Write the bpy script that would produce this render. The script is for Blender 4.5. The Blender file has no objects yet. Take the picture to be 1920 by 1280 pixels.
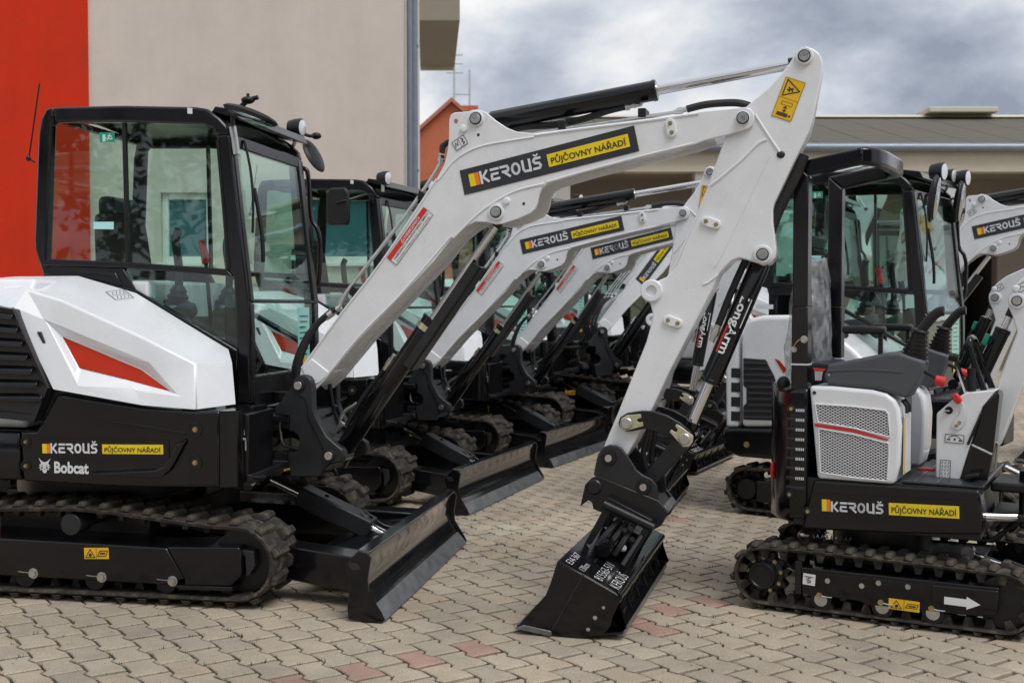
import bpy, bmesh, math, random
from mathutils import Matrix, Vector
sc = bpy.context.scene
COL = sc.collection
R = math.radians

# ---------------------------------------------------------------- camera, sky, sun, exposure
FPX, HCAM, PITCH = 2180.0, 1.36, math.atan(68 / 2180)
cd = bpy.data.cameras.new('camera'); cam = bpy.data.objects.new('camera', cd); COL.objects.link(cam)
cd.sensor_width = 36; cd.lens = FPX / 1920 * 36; cd.clip_start = .05; cd.clip_end = 2000
cam.location = (0, 0, HCAM); cam.rotation_euler = (R(90) - PITCH, 0, 0)
cd.dof.use_dof = True; cd.dof.focus_distance = 5.3; cd.dof.aperture_fstop = 4.5
sc.camera = cam
SUN_EL, SUN_AZ = 57, 140      # elevation, clockwise from +Y: behind the camera on its right
w = bpy.data.worlds.new('World'); sc.world = w; w.use_nodes = True
def build_world():
    nt = w.node_tree; N = nt.nodes; L = nt.links; N.clear()
    def n(t, **k):
        o = N.new(t)
        for a, b in k.items(): setattr(o, a, b)
        return o
    out = n('ShaderNodeOutputWorld')
    sky = n('ShaderNodeTexSky', sky_type='NISHITA'); sky.sun_disc = False
    sky.sun_elevation = R(SUN_EL); sky.sun_rotation = R(SUN_AZ)
    b1 = n('ShaderNodeBackground'); b1.inputs[1].default_value = .09
    L.new(sky.outputs[0], b1.inputs[0])
    tc = n('ShaderNodeTexCoord'); sp = n('ShaderNodeSeparateXYZ'); L.new(tc.outputs['Generated'], sp.inputs[0])
    ad = n('ShaderNodeMath', operation='ADD'); ad.inputs[1].default_value = .42
    mx = n('ShaderNodeMath', operation='MAXIMUM'); mx.inputs[1].default_value = .0
    L.new(sp.outputs[2], mx.inputs[0]); L.new(mx.outputs[0], ad.inputs[0])
    dx = n('ShaderNodeMath', operation='DIVIDE'); dy = n('ShaderNodeMath', operation='DIVIDE')
    L.new(sp.outputs[0], dx.inputs[0]); L.new(ad.outputs[0], dx.inputs[1])
    L.new(sp.outputs[1], dy.inputs[0]); L.new(ad.outputs[0], dy.inputs[1])
    cb = n('ShaderNodeCombineXYZ'); L.new(dx.outputs[0], cb.inputs[0]); L.new(dy.outputs[0], cb.inputs[1])
    mp = n('ShaderNodeMapping'); mp.inputs['Location'].default_value = (9.1, 6.3, 0); L.new(cb.outputs[0], mp.inputs[0])
    n1 = n('ShaderNodeTexNoise'); n1.inputs['Scale'].default_value = 2.5; n1.inputs['Detail'].default_value = 9
    n1.inputs['Roughness'].default_value = .54; n1.inputs['Distortion'].default_value = .12
    L.new(mp.outputs[0], n1.inputs['Vector'])
    r1 = n('ShaderNodeValToRGB'); e = r1.color_ramp.elements
    e[0].position = .32; e[0].color = (.22, .25, .31, 1)
    e[1].position = .70; e[1].color = (.80, .795, .79, 1)
    for p, c in ((.42, (.34, .375, .44, 1)), (.49, (.47, .50, .55, 1)), (.57, (.64, .645, .65, 1))):
        q = e.new(p); q.color = c
    L.new(n1.outputs['Fac'], r1.inputs[0])
    b2 = n('ShaderNodeBackground'); b2.inputs[1].default_value = .98; L.new(r1.outputs[0], b2.inputs[0])
    n2 = n('ShaderNodeTexNoise'); n2.inputs['Scale'].default_value = .8; n2.inputs['Detail'].default_value = 4
    L.new(mp.outputs[0], n2.inputs['Vector'])
    r2 = n('ShaderNodeMapRange'); r2.inputs[1].default_value = .22; r2.inputs[2].default_value = .42
    r2.inputs[3].default_value = .72; r2.inputs[4].default_value = 1
    L.new(n2.outputs['Fac'], r2.inputs[0])
    ms = n('ShaderNodeMixShader'); L.new(r2.outputs[0], ms.inputs[0]); L.new(b1.outputs[0], ms.inputs[1]); L.new(b2.outputs[0], ms.inputs[2])
    L.new(ms.outputs[0], out.inputs[0])
build_world()
sd = bpy.data.lights.new('sun', 'SUN'); sd.energy = 1.5; sd.angle = R(32); sd.color = (1, .97, .93)
so = bpy.data.objects.new('sun', sd); COL.objects.link(so)
_az, _el = R(SUN_AZ), R(SUN_EL)
so.rotation_euler = Vector((math.sin(_az) * math.cos(_el), math.cos(_az) * math.cos(_el), math.sin(_el))).to_track_quat('Z', 'Y').to_euler()
so.location = (6, -4, 12)
vs = sc.view_settings; vs.view_transform = 'Standard'; vs.look = 'None'; vs.exposure = 0.5; vs.gamma = 1; vs.use_curve_mapping = False

# ---------------------------------------------------------------- pixel -> place (a thing's own plane gives the distance)
_c, _s = math.cos(PITCH), math.sin(PITCH)
def ray(px, py):
    x = (px - 960) / FPX; y = (640 - py) / FPX
    return Vector((x, _c + y * _s, -_s + y * _c))
def ground(px, py, z=0):
    r = ray(px, py); t = (z - HCAM) / r.z
    return Vector((0, 0, HCAM)) + r * t
def at_depth(px, py, d):
    r = ray(px, py); return Vector((0, 0, HCAM)) + r * (d / r.y)
class Frame:
    """x forward, y to the machine's left, z up; yaw clockwise in degrees"""
    def __init__(s, o, yaw):
        s.o = Vector((o[0], o[1], 0)); a = R(yaw); s.yaw = yaw
        s.F = Vector((math.cos(a), -math.sin(a), 0)); s.L = Vector((math.sin(a), math.cos(a), 0))
    def P(s, px, py, y):
        r = ray(px, py); C = Vector((0, 0, HCAM)) - s.o
        t = (y - C.dot(s.L)) / r.dot(s.L); p = C + r * t
        return Vector((p.dot(s.F), y, p.z))
    def xz(s, pts, y): return [(q.x, q.z) for q in (s.P(a, b, y) for a, b in pts)]
    def W(s, x, y, z=0): return s.o + s.F * x + s.L * y + Vector((0, 0, z))
    def M(s): return Matrix.Translation(s.o) @ Matrix.Rotation(-R(s.yaw), 4, 'Z')

# ---------------------------------------------------------------- materials
MATS = {}
def nodes(name):
    m = bpy.data.materials.new(name); m.use_nodes = True; nt = m.node_tree
    return m, nt, nt.nodes['Principled BSDF']
def mat(name, col, rough=.5, metal=0, coat=0, var=.12, nscale=6, bump=0, bscale=60, dirt=None, dirt_amt=.4, spec=.5, streak=0):
    """procedural paint / metal / plastic: colour broken by noise, roughness variation, fine relief, optional dust"""
    if name in MATS: return MATS[name]
    m, nt, b = nodes(name); N = nt.nodes; L = nt.links
    b.inputs['Metallic'].default_value = metal; b.inputs['Coat Weight'].default_value = coat
    b.inputs['Coat Roughness'].default_value = .08; b.inputs['Specular IOR Level'].default_value = spec
    tc = N.new('ShaderNodeTexCoord')
    nz = N.new('ShaderNodeTexNoise'); nz.inputs['Scale'].default_value = nscale; nz.inputs['Detail'].default_value = 6; nz.inputs['Roughness'].default_value = .6
    L.new(tc.outputs['Object'], nz.inputs['Vector'])
    rp = N.new('ShaderNodeValToRGB'); e = rp.color_ramp.elements
    e[0].position = .3; e[1].position = .7
    e[0].color = (*[c * (1 - var) for c in col], 1); e[1].color = (*[min(1, c * (1 + var)) for c in col], 1)
    L.new(nz.outputs['Fac'], rp.inputs[0]); src = rp.outputs[0]
    rr = N.new('ShaderNodeMapRange'); rr.inputs[1].default_value = .3; rr.inputs[2].default_value = .7
    rr.inputs[3].default_value = max(.02, rough * .8); rr.inputs[4].default_value = min(1, rough * 1.25)
    L.new(nz.outputs['Fac'], rr.inputs[0]); L.new(rr.outputs[0], b.inputs['Roughness'])
    if dirt:
        n2 = N.new('ShaderNodeTexNoise'); n2.inputs['Scale'].default_value = nscale * 1.7; n2.inputs['Detail'].default_value = 8; n2.inputs['Roughness'].default_value = .7
        L.new(tc.outputs['Object'], n2.inputs['Vector'])
        r2 = N.new('ShaderNodeMapRange'); r2.inputs[1].default_value = .48; r2.inputs[2].default_value = .72; r2.inputs[3].default_value = 0; r2.inputs[4].default_value = dirt_amt
        L.new(n2.outputs['Fac'], r2.inputs[0])
        mx = N.new('ShaderNodeMix'); mx.data_type = 'RGBA'; L.new(r2.outputs[0], mx.inputs[0]); L.new(src, mx.inputs[6]); mx.inputs[7].default_value = (*dirt, 1); src = mx.outputs[2]
    if streak:  # rain marks running down a wall
        mp = N.new('ShaderNodeMapping'); mp.inputs['Scale'].default_value = (1.8, 1.8, .25); L.new(tc.outputs['Object'], mp.inputs[0])
        n4 = N.new('ShaderNodeTexNoise'); n4.inputs['Scale'].default_value = 1.0; n4.inputs['Detail'].default_value = 7; n4.inputs['Roughness'].default_value = .65; L.new(mp.outputs[0], n4.inputs['Vector'])
        r4 = N.new('ShaderNodeMapRange'); r4.inputs[1].default_value = .42; r4.inputs[2].default_value = .75; r4.inputs[3].default_value = 1; r4.inputs[4].default_value = 1 - streak; L.new(n4.outputs['Fac'], r4.inputs[0])
        m4 = N.new('ShaderNodeMix'); m4.data_type = 'RGBA'; m4.blend_type = 'MULTIPLY'; m4.inputs[0].default_value = 1; L.new(src, m4.inputs[6]); L.new(r4.outputs[0], m4.inputs[7]); src = m4.outputs[2]
    L.new(src, b.inputs['Base Color'])
    if bump:
        n3 = N.new('ShaderNodeTexNoise'); n3.inputs['Scale'].default_value = bscale; n3.inputs['Detail'].default_value = 3
        L.new(tc.outputs['Object'], n3.inputs['Vector'])
        bp = N.new('ShaderNodeBump'); bp.inputs['Strength'].default_value = bump; bp.inputs['Distance'].default_value = .004
        L.new(n3.outputs['Fac'], bp.inputs['Height']); L.new(bp.outputs[0], b.inputs['Normal'])
    MATS[name] = m; return m
def glass(name, tint, refl=1.0, ior=1.5):
    if name in MATS: return MATS[name]
    m = bpy.data.materials.new(name); m.use_nodes = True; nt = m.node_tree; N = nt.nodes; L = nt.links; N.clear()
    o = N.new('ShaderNodeOutputMaterial'); t = N.new('ShaderNodeBsdfTransparent'); t.inputs[0].default_value = (*tint, 1)
    g = N.new('ShaderNodeBsdfGlossy'); g.inputs['Roughness'].default_value = .015; g.inputs[0].default_value = (refl, refl, refl, 1)
    tc = N.new('ShaderNodeTexCoord'); nz = N.new('ShaderNodeTexNoise'); nz.inputs['Scale'].default_value = 2.2
    L.new(tc.outputs['Object'], nz.inputs['Vector'])
    bp = N.new('ShaderNodeBump'); bp.inputs['Strength'].default_value = .05; bp.inputs['Distance'].default_value = .02; L.new(nz.outputs['Fac'], bp.inputs['Height']); L.new(bp.outputs[0], g.inputs['Normal'])
    fr = N.new('ShaderNodeFresnel'); gm = N.new('ShaderNodeNewGeometry'); mr = N.new('ShaderNodeMapRange'); mr.inputs[3].default_value = ior; mr.inputs[4].default_value = 1 / ior  # same coat on both sides of the thin pane
    L.new(gm.outputs['Backfacing'], mr.inputs[0]); L.new(mr.outputs[0], fr.inputs[0])
    mx = N.new('ShaderNodeMixShader'); L.new(fr.outputs[0], mx.inputs[0]); L.new(t.outputs[0], mx.inputs[1]); L.new(g.outputs[0], mx.inputs[2]); L.new(mx.outputs[0], o.inputs[0])
    MATS[name] = m; return m

WHITE = mat('white paint', (.75, .768, .80), .27, 0, .25, .03, 3, .06, 90, (.40, .37, .33), .20)
WHITE2 = mat('white hood paint', (.755, .775, .81), .27, 0, .3, .03, 2.5, .04, 40, (.45, .42, .38), .16)
BLACK = mat('black gloss paint', (.0045, .0045, .0056), .15, 0, .1, .25, 5, .03, 70, (.04, .038, .036), .05, .38)
BLADE = mat('blade gloss paint', (.011, .0112, .0125), .10, 0, .7, .3, 7, .04, 50, (.08, .077, .072), .15, 1.0)
CABBLK = mat('cab black paint', (.0055, .0055, .007), .19, 0, .1, .2, 6, .03, 80, (.04, .038, .035), .05, .42)
CHAR = mat('charcoal casting paint', (.019, .020, .023), .40, 0, .05, .15, 6, .16, 160, (.07, .066, .06), .10, .35)
SATIN = mat('satin black steel', (.008, .008, .0095), .36, 0, .05, .25, 8, .12, 120, (.06, .055, .05), .12, .35)
RUBBER = mat('track rubber', (.030, .027, .024), .8, 0, 0, .35, 12, .4, 70, (.19, .155, .115), .7, spec=.3)
HOSE = mat('hose rubber', (.009, .009, .010), .55, 0, 0, .2, 12, .5, 260)
CHROME = mat('chrome rod', (.72, .72, .74), .09, 1, 0, .05, 8)
STEEL = mat('zinc steel', (.55, .55, .54), .3, 1, 0, .15, 18, .1, 90)
ZINC = mat('yellow zinc plate', (.60, .56, .40), .38, .75, 0, .2, 14, .1, 90)
BRASS = mat('yellow passivated bolt', (.50, .40, .19), .36, 1, 0, .15, 20)
WORN = mat('worn cutting steel', (.17, .175, .185), .34, .5, 0, .4, 14, .2, 60, (.25, .22, .19), .35)
GREYPL = mat('grey console plastic', (.070, .076, .086), .52, 0, 0, .06, 10, .25, 300)
BLKPL = mat('black plastic', (.008, .008, .009), .4, 0, 0, .15, 10, .2, 200, spec=.4)
ORANGE = mat('orange red panel', (.40, .020, .002), .5, 0, 0, .08, 6, spec=.2)
RED = mat('red plastic', (.58, .02, .018), .35, 0, .1, .08, 6)
SEAT = mat('seat fabric', (.035, .022, .020), .8, 0, 0, .2, 20, .4, 220)
SEATB = mat('seat vinyl', (.014, .016, .022), .5, 0, 0, .2, 12, .2, 90)
S_YEL = mat('sticker yellow', (.80, .60, .01), .42, 0, .1, .03)
S_YEL2 = mat('warning sticker yellow', (.78, .46, .01), .42, 0, .1, .03)
S_ORG = mat('sticker orange', (.85, .20, .01), .42, 0, .1, .03)
S_WHT = mat('sticker white', (.74, .75, .77), .42, 0, .1, .03)
S_SIL = mat('sticker silver', (.66, .68, .72), .4, 0, .1, .05)
S_BLK = mat('sticker black', (.018, .018, .020), .4, 0, .1, .05)
S_DRK = mat('sticker anthracite', (.028, .030, .036), .38, 0, .1, .05)
S_RED = mat('sticker red', (.66, .02, .015), .42, 0, .1, .03)
S_GRN = mat('sticker green', (.01, .30, .19), .42, 0, .1, .03)
S_AQUA = mat('paper notice', (.45, .80, .78), .7, 0, 0, .05)
GLASS = glass('cab glass', (.85, .945, .91))
GLASS2 = glass('windscreen glass', (.83, .945, .91))
LENS = mat('lamp lens', (.75, .77, .8), .12, .3, .6, .05, 30, .4, 90)
MIRROR = mat('mirror', (.5, .52, .54), .04, 1, 0, .02)
def film():
    m = bpy.data.materials.new('clear plastic film'); m.use_nodes = True; nt = m.node_tree; N = nt.nodes; L = nt.links; N.clear()
    o = N.new('ShaderNodeOutputMaterial'); t = N.new('ShaderNodeBsdfTransparent'); t.inputs[0].default_value = (.93, .94, .95, 1)
    g = N.new('ShaderNodeBsdfGlossy'); g.inputs['Roughness'].default_value = .12; d = N.new('ShaderNodeBsdfDiffuse'); d.inputs[0].default_value = (.62, .64, .67, 1)
    tc = N.new('ShaderNodeTexCoord'); nz = N.new('ShaderNodeTexNoise'); nz.inputs['Scale'].default_value = 14; nz.inputs['Detail'].default_value = 6; L.new(tc.outputs['Object'], nz.inputs['Vector'])
    bp = N.new('ShaderNodeBump'); bp.inputs['Strength'].default_value = 1; bp.inputs['Distance'].default_value = .03; L.new(nz.outputs['Fac'], bp.inputs['Height']); L.new(bp.outputs[0], g.inputs['Normal'])
    a = N.new('ShaderNodeMixShader'); a.inputs[0].default_value = .5; L.new(d.outputs[0], a.inputs[1]); L.new(g.outputs[0], a.inputs[2])
    r = N.new('ShaderNodeMapRange'); r.inputs[1].default_value = .35; r.inputs[2].default_value = .7; r.inputs[3].default_value = .12; r.inputs[4].default_value = .62; L.new(nz.outputs['Fac'], r.inputs[0])
    b = N.new('ShaderNodeMixShader'); L.new(r.outputs[0], b.inputs[0]); L.new(t.outputs[0], b.inputs[1]); L.new(a.outputs[0], b.inputs[2]); L.new(b.outputs[0], o.inputs[0])
    return m
WRAP = film()

# ---------------------------------------------------------------- mesh building
class MB:
    def __init__(s): s.v = []; s.f = []; s.mi = []; s.k = 0
    def add(s, vs, fs):
        o = len(s.v); s.v += [tuple(v) for v in vs]
        for f in fs: s.f.append([o + i for i in f]); s.mi.append(s.k)
        return s
    def prism(s, pts, y0, y1):
        n = len(pts)
        return s.add([(x, y0, z) for x, z in pts] + [(x, y1, z) for x, z in pts],
                     [list(range(n)), list(range(2 * n - 1, n - 1, -1))] + [[i, i + n, (i + 1) % n + n, (i + 1) % n] for i in range(n)])
    def prismz(s, pts, z0, z1):
        n = len(pts)
        return s.add([(x, y, z0) for x, y in pts] + [(x, y, z1) for x, y in pts],
                     [list(range(n - 1, -1, -1)), list(range(n, 2 * n))] + [[i, (i + 1) % n, (i + 1) % n + n, i + n] for i in range(n)])
    def box(s, x0, x1, y0, y1, z0, z1): return s.prism([(x0, z0), (x1, z0), (x1, z1), (x0, z1)], y0, y1)
    def hexa(s, a, b):  # two quads (4 pts each) joined
        return s.add(list(a) + list(b), [[3, 2, 1, 0], [4, 5, 6, 7]] + [[i, (i + 1) % 4, (i + 1) % 4 + 4, i + 4] for i in range(4)])
    def loft(s, rings, cap=True, closed=True):
        n = len(rings[0]); vs = [p for r in rings for p in r]; fs = []
        for i in range(len(rings) - 1):
            for j in range(n if closed else n - 1):
                fs.append([i * n + j, i * n + (j + 1) % n, (i + 1) * n + (j + 1) % n, (i + 1) * n + j])
        if cap and closed: fs += [list(range(n - 1, -1, -1)), list(range((len(rings) - 1) * n, len(rings) * n))]
        return s.add(vs, fs)
    def cyl(s, p0, p1, r0, r1=None, n=18):
        p0, p1 = Vector(p0), Vector(p1); r1 = r0 if r1 is None else r1
        d = (p1 - p0).normalized(); a = d.orthogonal().normalized(); b = d.cross(a)
        ring = lambda p, r: [p + (a * math.cos(t) + b * math.sin(t)) * r for t in (2 * math.pi * i / n for i in range(n))]
        return s.loft([ring(p0, r0), ring(p1, r1)])
    def lathe(s, p0, axis, prof, n=20):
        """prof: (distance along axis, radius)"""
        p0 = Vector(p0); d = Vector(axis).normalized(); a = d.orthogonal().normalized(); b = d.cross(a)
        return s.loft([[p0 + d * h + (a * math.cos(t) + b * math.sin(t)) * max(r, .0004) for t in (2 * math.pi * i / n for i in range(n))] for h, r in prof])
    def tube(s, path, r, n=8, sub=4):
        P = [Vector(p) for p in path]
        if sub > 1 and len(P) > 2:
            Q = []
            for i in range(len(P) - 1):
                a, b, c, d = P[max(i - 1, 0)], P[i], P[i + 1], P[min(i + 2, len(P) - 1)]
                for k in range(sub):
                    t = k / sub
                    Q.append(.5 * ((2 * b) + (c - a) * t + (2 * a - 5 * b + 4 * c - d) * t * t + (3 * b - a - 3 * c + d) * t ** 3))
            P = Q + [P[-1]]
        rings = []; prev = None
        for i, p in enumerate(P):
            d = (P[min(i + 1, len(P) - 1)] - P[max(i - 1, 0)]).normalized()
            a = d.orthogonal().normalized() if prev is None else (prev - d * prev.dot(d)).normalized()
            prev = a; b = d.cross(a)
            rings.append([p + (a * math.cos(t) + b * math.sin(t)) * r for t in (2 * math.pi * j / n for j in range(n))])
        return s.loft(rings)
    def ellip(s, c, rx, ry, rz, n=16, m=10, M=None):
        c = Vector(c); rings = []
        for i in range(m + 1):
            ph = -math.pi / 2 + math.pi * i / m
            ring = []
            for j in range(n):
                t = 2 * math.pi * j / n; v = Vector((rx * math.cos(ph) * math.cos(t), ry * math.cos(ph) * math.sin(t), rz * math.sin(ph)))
                ring.append(c + (M @ v if M else v))
            rings.append(ring)
        return s.loft(rings)
    def mesh(s, name, mats, smooth=38, recalc=True):
        me = bpy.data.meshes.new(name); me.from_pydata(s.v, [], s.f)
        if not isinstance(mats, (list, tuple)): mats = [mats]
        for m in mats: me.materials.append(m)
        if len(mats) > 1: me.polygons.foreach_set('material_index', s.mi)
        if recalc:
            bm = bmesh.new(); bm.from_mesh(me); bmesh.ops.recalc_face_normals(bm, faces=bm.faces); bm.to_mesh(me); bm.free()
        me.shade_smooth(); me.set_sharp_from_angle(angle=R(smooth)); me.update()
        return me
def bevel(o, wd):
    if wd:
        seg = 2 if wd < .014 else 3 if wd < .025 else 5
        b = o.modifiers.new('bevel', 'BEVEL'); b.width = wd; b.segments = seg; b.limit_method = 'ANGLE'; b.angle_limit = R(40); b.harden_normals = False
def obj(name, data, parent=None, wd=0, M=None):
    o = bpy.data.objects.new(name, data); COL.objects.link(o)
    if parent: o.parent = parent
    if M is not None: o.matrix_local = M
    bevel(o, wd); return o
def tag(o, label, cat, group=None):
    o['label'] = label; o['category'] = cat
    if group: o['group'] = group
    return o
def thing(name, label, cat, loc=(0, 0, 0), yaw=0, group=None, scale=1):
    o = bpy.data.objects.new(name, None); COL.objects.link(o); o.empty_display_size = .2
    o.location = loc; o.rotation_euler = (0, 0, -R(yaw)); o.scale = (scale,) * 3
    return tag(o, label, cat, group)
def struct(o): o['kind'] = 'structure'; return o
TXT = {}
def text2d(s, bold=.0):
    """lettering as flat polygons, cap height about .7, origin at the left of the base line"""
    if (s, bold) in TXT: return TXT[(s, bold)]
    cu = bpy.data.curves.new('lettering', 'FONT'); cu.body = s; cu.size = 1; cu.offset = bold; cu.resolution_u = 3; cu.fill_mode = 'FRONT'
    o = bpy.data.objects.new('lettering', cu); COL.objects.link(o)
    dg = bpy.context.evaluated_depsgraph_get(); dg.update()
    me = o.evaluated_get(dg).to_mesh()
    v = [(p.co.x, p.co.y) for p in me.vertices]; f = [list(p.vertices) for p in me.polygons]
    o.evaluated_get(dg).to_mesh_clear(); bpy.data.objects.remove(o); bpy.data.curves.remove(cu)
    TXT[(s, bold)] = (v, f); return v, f
class Sheet:
    """a flat print on a plane of a frame: x along, y up, units = metres from the lower left corner"""
    def __init__(s, o, ex, ey, nrm, bend=None): s.o, s.ex, s.ey, s.n, s.bend = Vector(o), Vector(ex), Vector(ey), Vector(nrm), bend
    def p(s, x, y, lift):
        if s.bend:  # wrap round a cylinder of radius r whose axis runs along ex at y = c
            r, c = s.bend; t = (y - c) / r
            return s.o + s.ex * x + s.ey * (c + (r + lift) * math.sin(t)) + s.n * ((r + lift) * math.cos(t) - r)
        return s.o + s.ex * x + s.ey * y + s.n * lift
    def poly(s, mb, pts, lift): mb.add([s.p(x, y, lift) for x, y in pts], [list(range(len(pts)))]); return mb
    def rect(s, mb, x0, y0, x1, y1, lift): return s.poly(mb, [(x0, y0), (x1, y0), (x1, y1), (x0, y1)], lift)
    def stroke(s, mb, path, wd, lift, closed=False):
        P = [Vector(p) for p in path]; n = len(P)
        for i in range(n if closed else n - 1):
            a, b = P[i], P[(i + 1) % n]; d = (b - a).normalized(); q = Vector((-d.y, d.x)) * wd / 2; e = d * wd * .3
            s.poly(mb, [a - q - e, b - q + e, b + q + e, a + q - e], lift)
        return mb
    def text(s, mb, t, x, y, h, lift, wd=None, bold=0, vert=False):
        v, f = text2d(t, bold); k = h / .73; kx = k
        if wd: xs = [a for a, b in v]; kx = wd / (max(xs) - min(xs)); x -= min(xs) * kx
        mb.add([s.p(x + a * kx, y + b * k, lift) for a, b in v], f); return mb
def sheet_px(fr, y, BL, BR, TL, lift=.003):
    """sheet on the near side (towards -y) of plane y, from three corners seen in the photograph"""
    a, b, c = fr.P(*BL, y), fr.P(*BR, y), fr.P(*TL, y)
    ex = b - a; W_ = ex.length; ex.normalize(); up = c - a; up = up - ex * up.dot(ex); H_ = up.length; up.normalize()
    return Sheet(a + Vector((0, -lift, 0)), ex, up, (0, -1, 0)), W_, H_

# ---------------------------------------------------------------- kits: the parts of a machine, built once, placed many times
class Kit:
    def __init__(s): s.parts = []
    def part(s, name, mb, m, fr='U', wd=0, smooth=38, tagk=None, recalc=True):
        me = mb.mesh(name, m, smooth, recalc) if isinstance(mb, MB) else mb
        p = dict(name=name, me=me, fr=fr, wd=wd, subs=[], tag=tagk); s.parts.append(p); return p
    def sub(s, p, name, mb, m, wd=0, smooth=38, M=None, tagk=None, recalc=True):
        me = mb.mesh(name, m, smooth, recalc) if isinstance(mb, MB) else mb
        p['subs'].append(dict(name=name, me=me, wd=wd, M=M, tag=tagk)); return p
    def place(s, root, frames, skip=()):
        for p in s.parts:
            if p['tag'] in skip: continue
            o = obj(p['name'], p['me'], root, p['wd'], frames[p['fr']])
            for q in p['subs']:
                if q['tag'] in skip: continue
                obj(q['name'], q['me'], o, q['wd'], q['M'] if q['M'] is not None else Matrix.Identity(4))

# ================================================================ SETTING
# ---- pavement of interlocking pavers
PV, PU, PYAW, PO = .2008, .1286, -.9637, Vector((-.6212, 4.6952))
VD = Vector((math.cos(PYAW), math.sin(PYAW))); UD = Vector((-VD.y, VD.x))
def paver_mats():
    out = []
    for i, (c, vr) in enumerate([((.405, .345, .265), .11), ((.385, .330, .258), .11), ((.430, .370, .288), .10), ((.360, .308, .245), .12), ((.415, .340, .255), .11), ((.375, .245, .195), .13)]):
        m, nt, b = nodes('paver concrete %d' % i); N = nt.nodes; L = nt.links
        tc = N.new('ShaderNodeNewGeometry')
        a = N.new('ShaderNodeTexNoise'); a.inputs['Scale'].default_value = 7; a.inputs['Detail'].default_value = 8; a.inputs['Roughness'].default_value = .65
        g = N.new('ShaderNodeTexNoise'); g.inputs['Scale'].default_value = 230; g.inputs['Detail'].default_value = 2
        w_ = N.new('ShaderNodeTexNoise'); w_.inputs['Scale'].default_value = 1.1; w_.inputs['Detail'].default_value = 5
        for q in (a, g, w_): L.new(tc.outputs['Position'], q.inputs['Vector'])
        r1 = N.new('ShaderNodeValToRGB'); e = r1.color_ramp.elements; e[0].position = .3; e[1].position = .7
        e[0].color = (*[x * (1 - vr) for x in c], 1); e[1].color = (*[x * (1 + vr) for x in c], 1); L.new(a.outputs['Fac'], r1.inputs[0])
        r2 = N.new('ShaderNodeMapRange'); r2.inputs[1].default_value = .34; r2.inputs[2].default_value = .66; r2.inputs[3].default_value = .72; r2.inputs[4].default_value = 1.2; L.new(g.outputs['Fac'], r2.inputs[0])
        r3 = N.new('ShaderNodeMapRange'); r3.inputs[1].default_value = .36; r3.inputs[2].default_value = .62; r3.inputs[3].default_value = .78; r3.inputs[4].default_value = 1.06; L.new(w_.outputs['Fac'], r3.inputs[0])
        mu = N.new('ShaderNodeMath'); mu.operation = 'MULTIPLY'; L.new(r2.outputs[0], mu.inputs[0]); L.new(r3.outputs[0], mu.inputs[1])
        mx = N.new('ShaderNodeMix'); mx.data_type = 'RGBA'; mx.blend_type = 'MULTIPLY'; mx.inputs[0].default_value = 1
        L.new(r1.outputs[0], mx.inputs[6]); L.new(mu.outputs[0], mx.inputs[7]); L.new(mx.outputs[2], b.inputs['Base Color'])
        b.inputs['Roughness'].default_value = .8; b.inputs['Specular IOR Level'].default_value = .35
        bp = N.new('ShaderNodeBump'); bp.inputs['Strength'].default_value = .35; bp.inputs['Distance'].default_value = .003; L.new(g.outputs['Fac'], bp.inputs['Height']); L.new(bp.outputs[0], b.inputs['Normal'])
        out.append(m)
    return out
PM = paver_mats()
def joint_mat():
    m, nt, b = nodes('joint soil and moss'); N = nt.nodes; L = nt.links
    tc = N.new('ShaderNodeNewGeometry'); a = N.new('ShaderNodeTexNoise'); a.inputs['Scale'].default_value = 3.1; a.inputs['Detail'].default_value = 7; a.inputs['Roughness'].default_value = .7
    L.new(tc.outputs['Position'], a.inputs['Vector'])
    r = N.new('ShaderNodeValToRGB'); e = r.color_ramp.elements; e[0].position = .45; e[0].color = (.016, .012, .009, 1); e[1].position = .72; e[1].color = (.075, .085, .018, 1)
    q = e.new(.58); q.color = (.028, .026, .012, 1); L.new(a.outputs['Fac'], r.inputs[0]); L.new(r.outputs[0], b.inputs['Base Color']); b.inputs['Roughness'].default_value = .95
    n3 = N.new('ShaderNodeTexNoise'); n3.inputs['Scale'].default_value = 160; L.new(tc.outputs['Position'], n3.inputs['Vector'])
    bp = N.new('ShaderNodeBump'); bp.inputs['Strength'].default_value = .8; bp.inputs['Distance'].default_value = .006; L.new(n3.outputs['Fac'], bp.inputs['Height']); L.new(bp.outputs[0], b.inputs['Normal'])
    return m
LP = [(0, 0), (.19, .012), (.66, .0105), (.77, -.0105)]
def joint(s):
    s %= 1.0; q = LP + [(1, 0)]
    for (a, x), (b, y) in zip(q, q[1:]):
        if a <= s <= b: return x + (y - x) * (s - a) / (b - a)
def paver_outline(g):
    L_ = [0] + [a for a, _ in LP[1:]] + [1]; ls = [(s, -PU / 2 + joint(s)) for s in L_]
    R_ = sorted([(a + .5) % 1 for a, _ in LP] + [0, 1]); rs = [(s, PU / 2 + joint(s + .5)) for s in R_]
    pts = []; ge = g * 1.9 / PV
    for s, t in ls: pts.append(((min(max(s, ge), 1 - ge) - .5) * PV, t + g))
    for s, t in reversed(rs): pts.append(((min(max(s, ge), 1 - ge) - .5) * PV, t - g))
    return pts
def paver_mesh_data():
    o, i_ = paver_outline(.0052), paver_outline(.0092); n = len(o)
    v = [(x, y, -.021) for x, y in o] + [(x, y, -.0035) for x, y in o] + [(x, y, 0) for x, y in i_]
    f = [list(range(2 * n, 3 * n))]
    for k in range(n):
        j = (k + 1) % n; f += [[k, j, n + j, n + k], [n + k, n + j, 2 * n + j, 2 * n + k]]
    return v, f
rnd = random.Random(5)
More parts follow.
